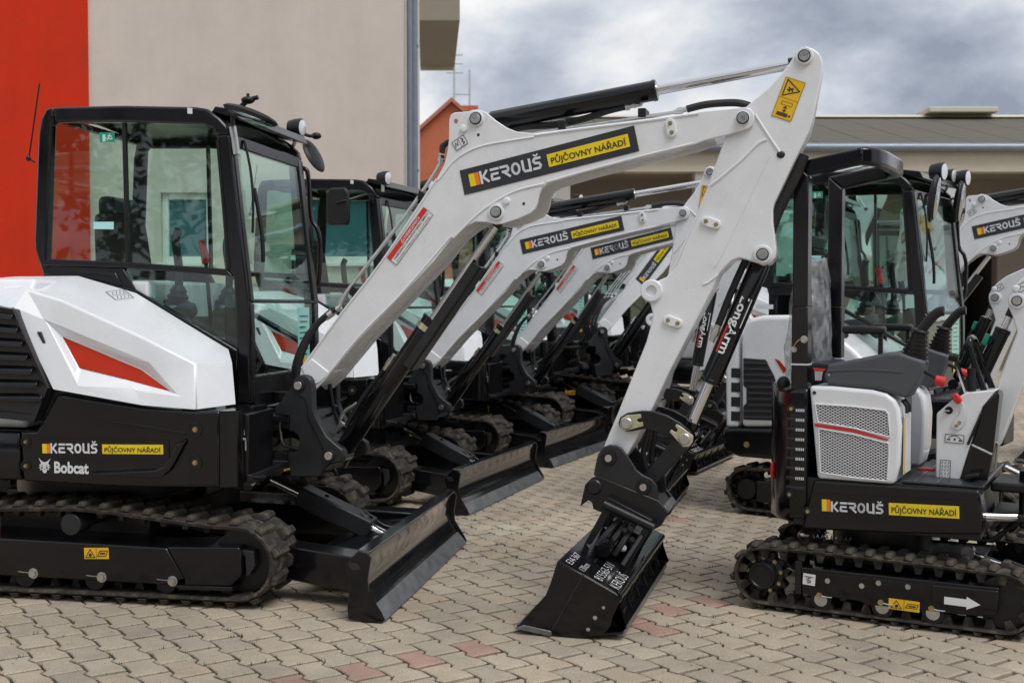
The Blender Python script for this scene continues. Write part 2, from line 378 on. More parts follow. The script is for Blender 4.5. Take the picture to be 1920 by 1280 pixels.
def pavement():
    m = bpy.data.meshes.new('ground'); S = 600
    m.from_pydata([(-S, -S, -.022), (S, -S, -.022), (S, S, -.022), (-S, S, -.022)], [], [[0, 1, 2, 3]]); m.materials.append(joint_mat())
    gr = struct(obj('ground', m))
    far = MB()  # concrete-coloured yard beyond the pavers that can be told apart
    reds = [ground(*p).to_2d() for p in ((680, 1262), (790, 1239), (893, 1214), (1253, 1135), (1338, 1120), (560, 1277), (1178, 1163), (1200, 1170))]
    V, F = paver_mesh_data(); items = []
    for i in range(-110, 160):
        for j in range(-150, 170):
            kink = PO + UD * (i * PU) - VD * (.5 * PV * i) + VD * (PV * j)
            c = kink - VD * (.22 * PV) + UD * (PU / 2)
            if c.y < 2.0 or c.y > 15.5 or abs(c.x - .0) > c.y * .52 + .9: continue
            dep = c.y; px, py = 960 + FPX * c.x / dep, 572 + FPX * HCAM / dep
            vis = -30 < px < 1950 and py < 1300
            items.append((c.y if vis else 50 + c.y, c))
    items.sort(key=lambda t: t[0])
    meshes = []
    for m_ in PM:
        me = bpy.data.meshes.new('paver'); me.from_pydata(V, [], F); me.materials.append(m_); meshes.append(me)
    redc = [min((c for _, c in items), key=lambda c: (c - r).length) for r in reds]
    def kind(c):
        if any(c is q for q in redc): return 5
        t = rnd.random()
        return 0 if t < .34 else 1 if t < .58 else 2 if t < .72 else 3 if t < .84 else 4 if t < .996 else 5
    rest = MB(); ca, sa = math.cos(PYAW), math.sin(PYAW)
    for n, (k, c) in enumerate(items):
        kd = kind(c); dz = rnd.uniform(-.0022, .0012); tx, ty = rnd.gauss(0, .006), rnd.gauss(0, .006)
        if n < 300:
            o = obj('paver', meshes[kd], gr); o.location = (c.x, c.y, dz); o.rotation_euler = (tx, ty, PYAW + rnd.gauss(0, .004))
        else:
            rest.k = kd; rest.add([(c.x + x * ca - y * sa, c.y + x * sa + y * ca, z + dz + tx * y - ty * x) for x, y, z in V], F)
    me = rest.mesh('far_pavers', PM, 30, False); o = obj('far_pavers', me, gr); o['kind'] = 'stuff'
    # moss and grass in the joints, grit on the stones
    MOSS = mat('joint moss', (.060, .075, .018), .9, 0, 0, .5, 9); GRIT = mat('grit', (.20, .175, .14), .9, 0, 0, .4, 30)
    ms, gt = MB(), MB(); rg = random.Random(11)
    cl = [(rg.uniform(-2.6, 2.8), rg.uniform(4.2, 9.5), rg.uniform(.15, .55)) for _ in range(26)]
    for n, (k, c) in enumerate(items[:2600]):
        w_ = max([math.exp(-((c.x - a) ** 2 + (c.y - b) ** 2) / (r * r)) for a, b, r in cl])
        if k > 40: continue
        for _ in range(3):
            if rg.random() > .10 + .75 * w_: continue
            s_ = rg.random(); side = rg.choice((0, 1)); p = c + VD * ((s_ - .5) * PV) + UD * (-PU / 2 + joint(s_)) if side else c + VD * (-PV / 2) + UD * ((s_ - .5) * PU)
            for b in range(rg.randint(3, 7)):
                q = p + Vector((rg.gauss(0, .006), rg.gauss(0, .006))); h = rg.uniform(.004, .013) * (1 + w_); a = rg.uniform(0, 6.28); d = Vector((math.cos(a), math.sin(a))) * rg.uniform(.0015, .004)
                ms.add([(q.x - d.x, q.y - d.y, -.018), (q.x + d.x, q.y + d.y, -.018), (q.x + d.y + rg.gauss(0, .003), q.y - d.x + rg.gauss(0, .003), -.006 + h)], [[0, 1, 2]])
        for _ in range(2):
            if rg.random() < .5:
                q = c + Vector((rg.uniform(-.1, .1), rg.uniform(-.1, .1))); r = rg.uniform(.0010, .0032); gt.hexa([(q.x - r, q.y - r, -.002), (q.x + r, q.y - r, -.002), (q.x + r, q.y + r * .7, -.002), (q.x - r, q.y + r, -.002)], [(q.x - r * .5, q.y - r * .4, r * 1.1), (q.x + r * .6, q.y - r * .5, r * 1.2), (q.x + r * .4, q.y + r * .4, r), (q.x - r * .5, q.y + r * .6, r * 1.1)])
    for nm, mb, mt in (('joint_moss', ms, MOSS), ('grit', gt, GRIT)):
        o = obj(nm, mb.mesh(nm, mt, 30, False), gr); o['kind'] = 'stuff'
    y0 = 15.5
    far = MB(); far.add([(-300, y0, -.006), (300, y0, -.006), (300, 400, -.006), (-300, 400, -.006)], [[0, 1, 2, 3]])
    struct(obj('yard', far.mesh('yard', PM[0])))
    back = MB(); back.add([(-300, -400, -.006), (300, -400, -.006), (300, 2.0, -.006), (-300, 2.0, -.006)], [[0, 1, 2, 3]])
    struct(obj('yard', back.mesh('yard', PM[1])))
    for sx in (-1, 1):
        q = MB(); q.add([(sx * 1.9, 2.0, -.0065), (sx * 300, 2.0, -.0065), (sx * 300, 15.5, -.0065), (sx * 8.9, 15.5, -.0065)], [[0, 1, 2, 3]])
        struct(obj('yard', q.mesh('yard', PM[0])))
pavement()

# ---- rendered office building on the left
PLAS = mat('cream plaster', (.63, .56, .505), .85, 0, 0, .06, 1.3, .5, 55, (.45, .40, .36), .2, .2, .07)
PLASW = mat('pale side plaster', (.62, .61, .58), .85, 0, 0, .06, 1.5, .2, 60)
REDP = mat('red plaster', (.60, .036, .012), .85, 0, 0, .08, 1.2, .5, 55, (.40, .05, .03), .3, .15, .08)
PVC = mat('white window frame', (.72, .73, .72), .4)
WGL = mat('window pane', (.06, .16, .19), .04, 0, 0, .1, 3, spec=1.0)
GUT = mat('grey gutter metal', (.20, .23, .28), .4, .4, 0, .1)
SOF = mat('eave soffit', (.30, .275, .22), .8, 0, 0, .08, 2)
CREAM = mat('cream fascia', (.58, .53, .43), .7, 0, 0, .05, 2)
def office():
    D = 15.2; t = thing('office_building', 'tall plastered office building with red end bay and cream wall behind the cabs', 'building', (0, D, 0))
    X = lambda px: (px - 960) / FPX * D
    Z = lambda py: HCAM + (572 - py) / FPX * D
    x0, xr, x1 = -16, X(171.5), X(757)
    wins = [(X(303), X(398)), (X(563), X(716))]; zb, zt = Z(493), Z(362)
    m = MB()
    def wall(m, a, b, c, d, th=.35): m.box(a, b, 0, th, c, d)
    wall(m, xr, wins[0][0], 0, 9.2); wall(m, wins[0][1], wins[1][0], 0, 9.2); wall(m, wins[1][1], x1, 0, 9.2)
    for a, b in wins: wall(m, a, b, 0, zb); wall(m, a, b, zt, 9.2)
    obj('front_wall', m.mesh('front_wall', PLAS), t)
    m = MB(); m.box(x0, xr, -.03, .35, 0, 9.2); obj('red_bay', m.mesh('red_bay', REDP), t)
    m = MB(); m.box(x1 - .35, x1 - .001, .352, 2.75, 0, 9.2); obj('side_wall', m.mesh('side_wall', PLASW), t)
    m = MB(); m.box(x0, x1 - .36, 2.4, 2.75, 0, 9.2); obj('rear_wall', m.mesh('rear_wall', PLAS), t)
    for a, b in wins:
        f = MB(); w_ = .085
        for q in ((a, a + w_, zb, zt), (b - w_, b, zb, zt)): f.box(q[0] + .002, q[1] - .002, .06, .16, q[2] + .002, q[3] - .002)
        f.box(a + w_, b - w_, .06, .16, zb + .002, zb + w_); f.box(a + w_, b - w_, .06, .16, zt - w_, zt - .002)
        o = obj('window', f.mesh('window', PVC), t, .006)
        g = MB(); g.box(a + w_ - .01, b - w_ + .01, .10, .12, zb + w_ - .01, zt - w_ + .01); obj('pane', g.mesh('pane', WGL), o)
        s = MB(); s.box(a - .05, b + .05, -.06, .058, zb - .045, zb - .003); obj('sill', s.mesh('sill', PVC), o, .005)
    # deep eave over the side, seen from below
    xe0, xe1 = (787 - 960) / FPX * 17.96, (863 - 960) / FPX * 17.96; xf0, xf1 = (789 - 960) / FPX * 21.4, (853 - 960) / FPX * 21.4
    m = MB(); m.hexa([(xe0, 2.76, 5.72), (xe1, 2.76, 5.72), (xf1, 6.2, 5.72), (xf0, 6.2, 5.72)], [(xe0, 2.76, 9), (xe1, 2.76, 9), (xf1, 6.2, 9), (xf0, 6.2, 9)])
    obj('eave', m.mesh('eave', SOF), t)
    m = MB(); m.hexa([(xf0, 6.21, 5.66), (xf1, 6.21, 5.66), (xf1, 6.3, 5.66), (xf0, 6.3, 5.66)], [(xf0, 6.21, 5.80), (xf1, 6.21, 5.80), (xf1, 6.3, 5.80), (xf0, 6.3, 5.80)]); obj('eave_trim', m.mesh('eave_trim', CREAM), t)
    m = MB(); m.cyl((x1 + .07, .9, 0), (x1 + .07, .9, 8.6), .05); m.cyl((x1 + .06, .25, 0), (x1 + .06, .25, 9), .035)
    for z in (1.5, 3.2, 4.9, 6.6): m.box(x1 - .01, x1 + .13, .87, .93, z, z + .03)
    obj('downpipe', m.mesh('downpipe', GUT), t)
    m = MB(); m.box(x0 - .4, x1 + .05, -.4, 2.9, 9.2, 9.4); obj('roof', m.mesh('roof', GUT), t)
office()
# ---- long low hall on the right
ROOFM = mat('fibre cement roof', (.098, .090, .068), .8, 0, 0, .14, 1.6, .3, 20)
WALLM = mat('hall render', (.27, .235, .19), .85, 0, 0, .08, 1.2)
PIER = mat('grey pier', (.46, .45, .43), .8, 0, 0, .06, 1.2)
DARKIN = mat('workshop interior', (.045, .038, .032), .8, 0, 0, .4, 3)
def hall():
    D = 24.; t = thing('workshop_hall', 'long low workshop hall with brown pitched roof and open dark bay', 'building', (0, D, 0))
    X = lambda px: (px - 960) / FPX * D
    Z = lambda py: HCAM + (572 - py) / FPX * D
    xa, xb = X(885), X(2400); ze = Z(278)
    zr = HCAM + (572 - 226) / FPX * 30
    # roof in sheets
    n = 16
    par = obj('roof', (lambda q: q.mesh('roof', ROOFM))(MB().hexa([(xa - .3, -.25, ze - .03), (xb, -.25, ze - .03), (xb, 6, zr - .03), (xa - .3, 6, zr - .03)], [(xa - .3, -.25, ze), (xb, -.25, ze), (xb, 6, zr), (xa - .3, 6, zr)])), t)
    for i in range(n):
        a = xa - .3 + (xb - xa + .3) * i / n; b = xa - .3 + (xb - xa + .3) * (i + 1) / n - .02
        q = MB().hexa([(a, -.27, ze + .004), (b, -.27, ze + .004), (b, 6, zr + .004), (a, 6, zr + .004)], [(a, -.27, ze + .03), (b, -.27, ze + .03), (b, 6, zr + .03), (a, 6, zr + .03)])
        obj('roof_sheet', q.mesh('roof_sheet', ROOFM), par)
    q = MB(); q.hexa([(xa - .3, 5.8, zr + .03), (xb, 5.8, zr + .03), (xb, 6.2, zr + .03), (xa - .3, 6.2, zr + .03)], [(xa - .3, 5.9, zr + .10), (xb, 5.9, zr + .10), (xb, 6.1, zr + .10), (xa - .3, 6.1, zr + .10)])
    obj('ridge_cap', q.mesh('ridge_cap', CREAM), par)
    q = MB(); x = (1725 - 960) / FPX * 30; q.box(x, x + 1.75, 5.5, 6.5, zr + .1, zr + .24); obj('skylight', q.mesh('skylight', CREAM), par, .03)
    q = MB(); q.tube([(xa - .3, -.33, ze - .05), (xb, -.33, ze - .05)], .10, 10, 1); obj('gutter', q.mesh('gutter', GUT), t)
    q = MB(); q.box(xa, xb, -.2, .2, Z(325), ze - .06); obj('fascia', q.mesh('fascia', CREAM), t)
    ya = 1.6
    o0, o1, zo = X(1795) * 1.067, X(1868) * 1.067, Z(425)
    q = MB(); q.box(xa, o0, ya, ya + .3, 0, ze - .07); q.box(o1, xb, ya, ya + .3, 0, ze - .07); q.box(o0, o1, ya, ya + .3, zo, ze - .07)
    obj('wall', q.mesh('wall', WALLM), t)
    q = MB(); q.box(xa, xb, .21, ya - .01, Z(325) + .02, Z(325) + .1); obj('ceiling', q.mesh('ceiling', WALLM), t)
    q = MB(); q.box(o0 - .3, o1 + .3, ya + 3, ya + 3.2, 0, 4); q.box(o0 - .3, o0 - .1, ya + .31, ya + 3, 0, 4); q.box(o1 + .1, o1 + .3, ya + .31, ya + 3, 0, 4)
    obj('bay_interior', q.mesh('bay_interior', DARKIN), t)
    for xp in (o1 + .05, X(1000), X(1300), X(1560)):
        q = MB(); q.box(xp, xp + .75, -.15, .25, 0, Z(325) - .003); obj('pier', q.mesh('pier', PIER), t)
    for k in range(3):
        q = MB(); q.box(o0, o1, ya + 2.2, ya + 2.8, .9 + k * .75, .95 + k * .75); obj('shelf', q.mesh('shelf', CREAM), t)
    rr = random.Random(3)
    for k in range(3):
        for i in range(5):
            x = o0 + .06 + i * .15; h = rr.uniform(.15, .45)
            q = MB(); q.box(x, x + .12, ya + 2.3, ya + 2.6, 0, h); q2 = mat('box card %d' % (i % 3), [(.35, .22, .1), (.4, .06, .04), (.3, .3, .28)][i % 3], .7)
            o = obj('storage_box', q.mesh('storage_box', q2)); o.location = (0, D, .951 + k * .75); tag(o, '%s carton on the %s shelf inside the open workshop bay' % (('brown', 'red', 'grey')[i % 3], ('lowest', 'middle', 'highest')[k]), 'box', 'cartons on the workshop shelves')
hall()
# ---- brick house far behind
BRICKM = mat('orange brick', (.46, .13, .065), .85, 0, 0, .16, 1.5, .3, 12)
TILE = mat('brick roof edge', (.42, .16, .11), .8, 0, 0, .15, 4)
def house():
    D = 46.; t = thing('brick_house', 'distant orange brick gable house behind the raised boom', 'house', (0, D, 0))
    X = lambda px: (px - 960) / FPX * D
    Z = lambda py: HCAM + (572 - py) / FPX * D
    xc, zp = X(848), Z(196); sl = (Z(196) - Z(246)) / (X(848) - X(792)); hw = 3.6; ze = zp - sl * hw
    q = MB(); q.prism([(xc - hw, 0), (xc + hw, 0), (xc + hw, ze), (xc, zp), (xc - hw, ze)], 0, 9); obj('wall', q.mesh('wall', BRICKM), t)
    for s in (-1, 1):
        q = MB(); e = .25; q.prism([(xc, zp + .03), (xc + s * (hw + e), ze - sl * e + .03), (xc + s * (hw + e), ze - sl * e + .2), (xc, zp + .2)], -.25, 9.2); obj('roof', q.mesh('roof', TILE), t)
    xs = X(877); q = MB(); q.box(xs - .35, xs + .35, 2, 2.7, ze, zp - .1 + .35); obj('chimney', q.mesh('chimney', BRICKM), t)
    for x, h, lb, br in ((X(852), 2.0, 'thin aerial mast on the brick gable peak', True), (xs, 1.5, 'plain thin aerial pole on the brick chimney', False)):
        z0 = zp + .2 if br else zp + .25
        o = MB(); o.cyl((0, 0, 0), (0, 0, h), .045, n=8)
        r = thing('aerial_mast', lb, 'aerial', (x, D + (.1 if br else 2.3), z0)); obj('mast', o.mesh('mast', STEEL), r)
        if br:
            for k in range(3):
                c = MB(); c.cyl((-.5 + k * .1, 0, h - .3 - k * .35), (.35, 0, h - .3 - k * .35), .018, n=6); obj('aerial_rod', c.mesh('aerial_rod', STEEL), r)
        else:
            c = MB(); c.cyl((-.7, 0, .5), (.05, 0, .5), .02, n=6); obj('aerial_rod', c.mesh('aerial_rod', STEEL), r)
house()
# ---- trees on the far side of the yard: they show as reflections in the panes
BARK = mat('bark', (.09, .07, .05), .9, 0, 0, .3, 12, .6, 30)
LEAF = mat('leaves', (.045, .065, .022), .6, 0, 0, .5, 2.5)
def tree(x, y, h, seed, label):
    rr = random.Random(seed); t = thing('leafy_tree', label, 'tree', (x, y, 0), group='trees across the yard behind the photographer')
    tr = MB(); tr.tube([(0, 0, 0), (.1, .05, h * .25), (-.05, .1, h * .5), (.05, 0, h * .8)], .16, 8, 4); pts = []
    for k in range(9):
        a = rr.uniform(0, 6.28); z = h * rr.uniform(.25, .7); ln = h * rr.uniform(.2, .34)
        e = Vector((math.cos(a) * ln, math.sin(a) * ln, z + ln * rr.uniform(.3, .8))); tr.tube([(0, 0, z), e * .5 + Vector((0, 0, z * .5)), e], .05, 6, 3); pts.append(e)
    pts += [Vector((rr.gauss(0, h * .09), rr.gauss(0, h * .09), h * rr.uniform(.6, .95))) for _ in range(6)]
    obj('trunk', tr.mesh('trunk', BARK), t)
    lf = MB()
    for _ in range(3000):
        c = rr.choice(pts) + Vector((rr.gauss(0, .075 * h), rr.gauss(0, .075 * h), rr.gauss(0, .065 * h)))
        s = rr.uniform(.12, .26); a = Vector((rr.gauss(0, 1), rr.gauss(0, 1), rr.gauss(0, 1))).normalized(); b = a.orthogonal().normalized()
        lf.add([c - a * s, c + b * s * .6, c + a * s, c - b * s * .6], [[0, 1, 2, 3]])
    obj('crown', lf.mesh('crown', LEAF, 38, False), t)
for i in range(17):
    x, y, h = -36 + i * 4.4 + rnd.uniform(-1, 1), -15 + rnd.uniform(-4, 1.5), rnd.uniform(7, 10.5)
    tree(x, y, h, 40 + i, 'tall leafy tree across the yard, mirrored in the panes')

# ================================================================ CABBED EXCAVATOR KIT (measured on the front machine)
FU = Frame((-2.134, 6.076), 9.8)                       # undercarriage and house
SWX = .98
_sw = FU.W(SWX, 0)
FB = Frame((_sw.x, _sw.y), 15.3)                        # boom swung a little towards the camera side
def zc(x0, y0, k): return lambda pts: [(x0 + a / k, y0 + b / k) for a, b in pts]
Z1, Z2, Z3 = zc(0, 140, 3), zc(0, 480, 3), zc(0, 840, 2.909)
BC = -.13                                               # centre plane of the boom

# ---- stylised lettering of the hire firm's mark
def hire_mark(sh, x, y, h, mb, lift):
    """six letters, height h; returns total length"""
    w_, p = h * .74, h * .90; st = h * .2
    def S(k, path, closed=False, ww=st): sh.stroke(mb, [(x + k * p + a * w_, y + b * h) for a, b in path], ww, lift, closed)
    S(0, [(.13, .03), (.13, .97)]); S(0, [(.36, .52), (.88, .95)]); S(0, [(.40, .46), (.92, .05)])
    S(1, [(.12, .90), (.98, .90)]); S(1, [(.14, .52), (.86, .52), ]); S(1, [(.13, .44), (.13, .10), (.95, .10)])
    S(2, [(.02, .90), (.80, .90), (.90, .70), (.80, .50), (.18, .50)]); S(2, [(.42, .42), (.95, .04)])
    n = 14; S(3, [(.5 + .40 * math.cos(2 * math.pi * i / n), .5 + .41 * math.sin(2 * math.pi * i / n)) for i in range(n)], True)
    S(4, [(.13, .97), (.13, .28), (.28, .10), (.52, .10)]); S(4, [(.90, .97), (.90, .03)]); S(4, [(.62, .10), (.74, .10)])
    S(5, [(.92, .90), (.30, .90), (.14, .72), (.30, .53), (.72, .50), (.88, .28), (.72, .10), (.06, .10)])
    S(5, [(.28, 1.22), (.50, 1.08), (.72, 1.22)], ww=st * .62)
    return p * 6
def hire_decal(kit, fr, name, sh, W_, H_, plate=True, body=S_DRK):
    m = MB(); sh.rect(m, 0, 0, W_, H_, 0); p = kit.part(name, m, body, fr, recalc=False)
    a = MB(); sh.rect(a, .045 * W_, .26 * H_, .078 * W_, .76 * H_, .0016); kit.sub(p, 'colour_block', a, S_YEL, recalc=False)
    a = MB(); sh.rect(a, .078 * W_, .26 * H_, .104 * W_, .76 * H_, .0016); kit.sub(p, 'colour_block', a, S_ORG, recalc=False)
    a = MB(); h = .365 * W_ / 5.35; hire_mark(sh, .108 * W_, .27 * H_, h, a, .002); kit.sub(p, 'lettering', a, S_SIL, recalc=False)
    a = MB(); sh.rect(a, .502 * W_, .25 * H_, .958 * W_, .75 * H_, .0016); kit.sub(p, 'yellow_label', a, S_YEL, recalc=False)
    a = MB(); sh.text(a, 'PŮJČOVNY NÁŘADÍ', .520 * W_, .355 * H_, .235 * H_, .0032, .42 * W_, .014); kit.sub(p, 'lettering', a, S_BLK, recalc=False)
    return p
def sticker(kit, fr, name, sh, W_, H_, base, marks=(), lift=0):
    m = MB(); sh.rect(m, 0, 0, W_, H_, lift); p = kit.part(name, m, base, fr, recalc=False)
    for mt, draw in marks:
        a = MB(); draw(a); kit.sub(p, 'print', a, mt, recalc=False)
    return p
def frame_strokes(sh, W_, H_, wd, lift=.0015): return lambda a: sh.stroke(a, [(wd, wd), (W_ - wd, wd), (W_ - wd, H_ - wd), (wd, H_ - wd)], wd, lift, True)

def lug_path(pts):
    """closed polyline -> function of arc length"""
    P = [Vector(p) for p in pts]; n = len(P); acc = [0]
    for i in range(n): acc.append(acc[-1] + (P[(i + 1) % n] - P[i]).length)
    def f(s):
        s %= acc[-1]
        for i in range(n):
            if acc[i] <= s <= acc[i + 1]:
                t = (s - acc[i]) / max(1e-9, acc[i + 1] - acc[i]); d = (P[(i + 1) % n] - P[i]).normalized()
                return P[i].lerp(P[(i + 1) % n], t), d
    return f, acc[-1]
def belt_path(rear, rr, front, rf, top):
    """inner belt line, clockwise seen from the right side: rear circle, top run, front circle, bottom run"""
    pts = []
    for i in range(13): a = R(270 - 15 * i * .98 + 0); pts.append((rear[0] + rr * math.cos(a), rear[1] + rr * math.sin(a)))
    pts += top
    for i in range(13): a = R(90 - 15 * i); pts.append((front[0] + rf * math.cos(a), front[1] + rf * math.sin(a)))
    n = 10; zb0, zb1 = front[1] - rf, rear[1] - rr
    pts += [(front[0] + (rear[0] - front[0]) * i / n, zb0 + (zb1 - zb0) * i / n) for i in range(1, n)]
    return pts
def make_track(kit, path, y0, y1, th, lug_h, npitch, detailed_tag='lug', mirror=False, guide=True):
    P = [Vector(p) for p in path]; n = len(P); rings = []
    for i in range(n):
        d = (P[(i + 1) % n] - P[i - 1]).normalized(); q = Vector((-d.y, d.x))  # outward for clockwise travel
        a, b = P[i], P[i] + q * th; e = .012
        rings.append([(a.x, y0, a.y), (a.x, y1, a.y), (b.x, y1 - e, b.y), (b.x, y0 + e, b.y), (P[i].x + q.x * th * .55, y0 - .004, P[i].y + q.y * th * .55)])
    m = MB(); m.loft(rings + [rings[0]], cap=False)
    f, tot = lug_path(path)
    if guide:
        for k in range(npitch):
            p, d = f((k + .5) * tot / npitch); q = Vector((-d.y, d.x)); yc = (y0 + y1) / 2
            for s in (-1, 1):
                A = [p + d * (sx * .022) - q * .0 for sx in (-1, 1)]; B = [p + d * (sx * .011) - q * .04 for sx in (-1, 1)]
                yy0, yy1 = yc + s * .035, yc + s * .075
                m.hexa([(A[0].x, yy0, A[0].y), (A[1].x, yy0, A[1].y), (A[1].x, yy1, A[1].y), (A[0].x, yy1, A[0].y)], [(B[0].x, yy0, B[0].y), (B[1].x, yy0, B[1].y), (B[1].x, yy1, B[1].y), (B[0].x, yy1, B[0].y)])
    tr = kit.part('track', m, RUBBER, 'U', 0, 60)
    # one chevron lug, used for every piece: x along the belt, z outward
    w2 = (y1 - y0) / 2; pit = tot / npitch
    def lugm(sgn):
        m = MB(); L1, L2 = pit * .33, pit * .20
        lo = [(-L1, 0, 0), (L1, 0, 0), (L1 * .75, w2 * 1.02, 0), (-L1 * .55, w2 * 1.02, 0)]; hi = [(-L2, .008, lug_h), (L2, .008, lug_h), (L2 * .8, w2 * .93, lug_h), (-L2 * .6, w2 * .93, lug_h)]
        m.hexa([(x, sgn * y, z) for x, y, z in lo], [(x, sgn * y, z) for x, y, z in hi]); return m
    joined = MB(); yc = (y0 + y1) / 2
    me = {s: lugm(s).mesh('tread_lug', RUBBER, 30) for s in (-1, 1)}
    for k in range(npitch):
        for s in (-1, 1):
            p, d = f((k + (.0 if s < 0 else .5)) * pit); q = Vector((-d.y, d.x)); o = p + q * (th - .001)
            Mx = Matrix(((d.x, 0, q.x, o.x), (0, 1, 0, yc), (d.y, 0, q.y, o.y), (0, 0, 0, 1)))
            kit.sub(tr, 'tread_lug', me[s], None, .004, M=Mx, tagk='fine')
            joined.add([Mx @ Vector(v) for v in lugm(s).v], lugm(s).f)
    kit.sub(tr, 'tread_lugs', joined, RUBBER, 0, 30, tagk='coarse')
    return tr
def pin(kit, p, name, r=.03, boss=.055, d=(0, -1, 0), bm=WHITE, pm=STEEL, out=.012):
    d = Vector(d); m = MB(); m.lathe(Vector(p), d, [(-.004, boss), (out * .7, boss), (out, boss * .93), (out, r * 1.15), (out * .8, r * 1.12)], 24); q = MB()
    q.lathe(Vector(p), d, [(0, r), (out + .008, r), (out + .011, r * .9), (out + .011, r * .15), (out + .006, r * .12), (out + .006, 0)], 24)
    s = MB(); s.lathe(Vector(p), d, [(out - .001, r * 1.22), (out + .003, r * 1.22), (out + .003, r * .9)], 20)
    kit.sub(name, 'pin_boss', m, bm); kit.sub(name, 'pin', q, pm); kit.sub(name, 'seal_ring', s, BLKPL)
def bolt(m, p, d, r=.014, h=.01, n=6):
    d = Vector(d).normalized(); p = Vector(p); m.lathe(p, d, [(0, r * 1.28), (h * .2, r * 1.28), (h * .2, r)], 12); m.cyl(p + d * h * .2, p + d * h, r, r * .95, n)

def undercarriage(K):
    path = belt_path((-1.0, .215), .163, (1.05, .205), .152, [(-.75, .385), (-.4, .397), (-.11, .406), (.1, .415), (.276, .418), (.45, .408), (.706, .381), (.9, .362)])
    for s in (-1, 1):
        y0, y1 = (-.75, -.44) if s < 0 else (.44, .75)
        make_track(K, path, y0, y1, .024, .023, 48)
        yo, yi = s * .757, s * .50
        a, b = min(yo, yi), max(yo, yi)
        pr = [(-.9, .30), (.72, .268), (.72, .272), (1.06, .282), (1.09, .262), (1.12, .25), (1.13, .17), (1.07, .10), (.78, .088), (.70, .10), (-.9, .12)]
        fr = K.part('track_frame', MB().prism([(-.9, .30), (.715, .268), (.80, .13), (.70, .10), (-.9, .12)], a, b), BLACK, 'U', .008)
        m = MB().prism([(.718, .272), (1.06, .282), (1.072, .262), (1.072, .16), (1.02, .105), (.80, .10), (.80, .132)], a + .004 * (s > 0), b - .004 * (s < 0)); K.sub(fr, 'idler_guard', m, BLACK, .006)
        m = MB().prism([(1.05, .268), (1.12, .262), (1.128, .20), (1.10, .15), (1.085, .15), (1.08, .24), (1.05, .25)], a + .02, b - .02); K.sub(fr, 'idler_yoke', m, CHAR, .004)
        m = MB().prism([(.75, .10), (1.03, .104), (1.03, .086), (.78, .082)], a - .006 if s < 0 else a, b if s < 0 else b + .006); K.sub(fr, 'scraper', m, SATIN, .003)
        for x in (.06, .40, .745):
            m = MB(); z = .128 - .012 * x; bolt(m, (x, yo, z), (0, s, 0), .019, .016); K.sub(fr, 'bolt', m, STEEL)
            m = MB(); m.tube([(x - .018, yo + s * .012, z + .006), (x - .05, yo + s * .004, z + .004), (x - .075, yo + s * .003, z + .006)], .003, 5, 2); K.sub(fr, 'grease_wire', m, STEEL)
        for x in (-.75, -.35, 0, .35, .70):
            m = MB(); m.lathe((x, s * .46, .105), (0, s, 0), [(0, .05), (.08, .05), (.08, .03), (.2, .03), (.2, .05), (.27, .05)], 16); K.part('track_roller', m, SATIN)
        m = MB(); m.lathe((.24, s * .5, .355), (0, s, 0), [(0, .035), (.14, .035), (.14, .05), (.245, .05), (.247, .02)], 18); K.part('top_roller', m, CHAR, 'U', .003)
        m = MB(); m.lathe((1.05, s * .48, .205), (0, s, 0), [(0, .146), (.05, .146), (.055, .1), (.08, .09), (.12, .1), (.14, .146), (.19, .146), (.2, .05)], 28); K.part('idler', m, SATIN)
        m = MB(); n = 13
        ring = []
        for i in range(n * 4):
            t = 2 * math.pi * i / (n * 4); r = .155 if i % 4 in (0, 1) else .128
            ring.append((-1.0 + r * math.cos(t), .215 + r * math.sin(t)))
        m.prism(ring, s * .56, s * .64); m.lathe((-1.0, s * .6, .215), (0, s, 0), [(0, .1), (.10, .1), (.13, .085), (.132, 0)], 24); K.part('sprocket', m, SATIN)
    sh, W_, H_ = sheet_px(FU, -.757, (159, 1047), (205, 1047), (159, 1026))
    def warn(a, x0, w_, h_):
        sh.stroke(a, [(x0 + w_ * .12, h_ * .14), (x0 + w_ * .88, h_ * .14), (x0 + w_ * .5, h_ * .86)], h_ * .07, .0016, True)
        n = 10; sh.poly(a, [(x0 + w_ * .5 + h_ * .15 * math.cos(6.283 * i / n), h_ * .36 + h_ * .15 * math.sin(6.283 * i / n)) for i in range(n)], .0016)
    def book(a, x0, w_, h_):
        sh.stroke(a, [(x0 + w_ * .1, h_ * .25), (x0 + w_ * .3, h_ * .72), (x0 + w_ * .92, h_ * .72), (x0 + w_ * .75, h_ * .25)], h_ * .07, .0016, True); sh.rect(a, x0 + w_ * .3, h_ * .42, x0 + w_ * .72, h_ * .56, .0016)
    sticker(K, 'U', 'warning_sticker', sh, W_, H_, S_YEL2, [(S_BLK, lambda a: (warn(a, 0, W_ / 2, H_), book(a, W_ / 2, W_ / 2, H_), sh.stroke(a, [(W_ / 2, 0), (W_ / 2, H_)], W_ * .012, .0016)))])
    # centre frame and slew ring
    m = MB(); m.prismz([(-.28, -.5), (.50, -.5), (.62, -.3), (.62, .3), (.50, .5), (-.28, .5), (-.36, .3), (-.36, -.3)], .20, .40); m.cyl((.05, 0, .38), (.05, 0, .56), .42, n=40)
    K.part('centre_frame', m, SATIN, 'U', .01)
    m = MB(); m.cyl((.05, 0, .425), (.05, 0, .535), .47, n=48); K.part('slew_ring', m, SATIN, 'U', .004)
    # dozer blade
    prof = [(1.75, .0), (1.752, .012), (1.700, .075), (1.668, .135), (1.658, .185), (1.668, .245), (1.688, .298), (1.655, .302), (1.640, .285), (1.640, .255), (1.628, .185), (1.640, .12), (1.672, .06), (1.715, .0)]
    hw = .845
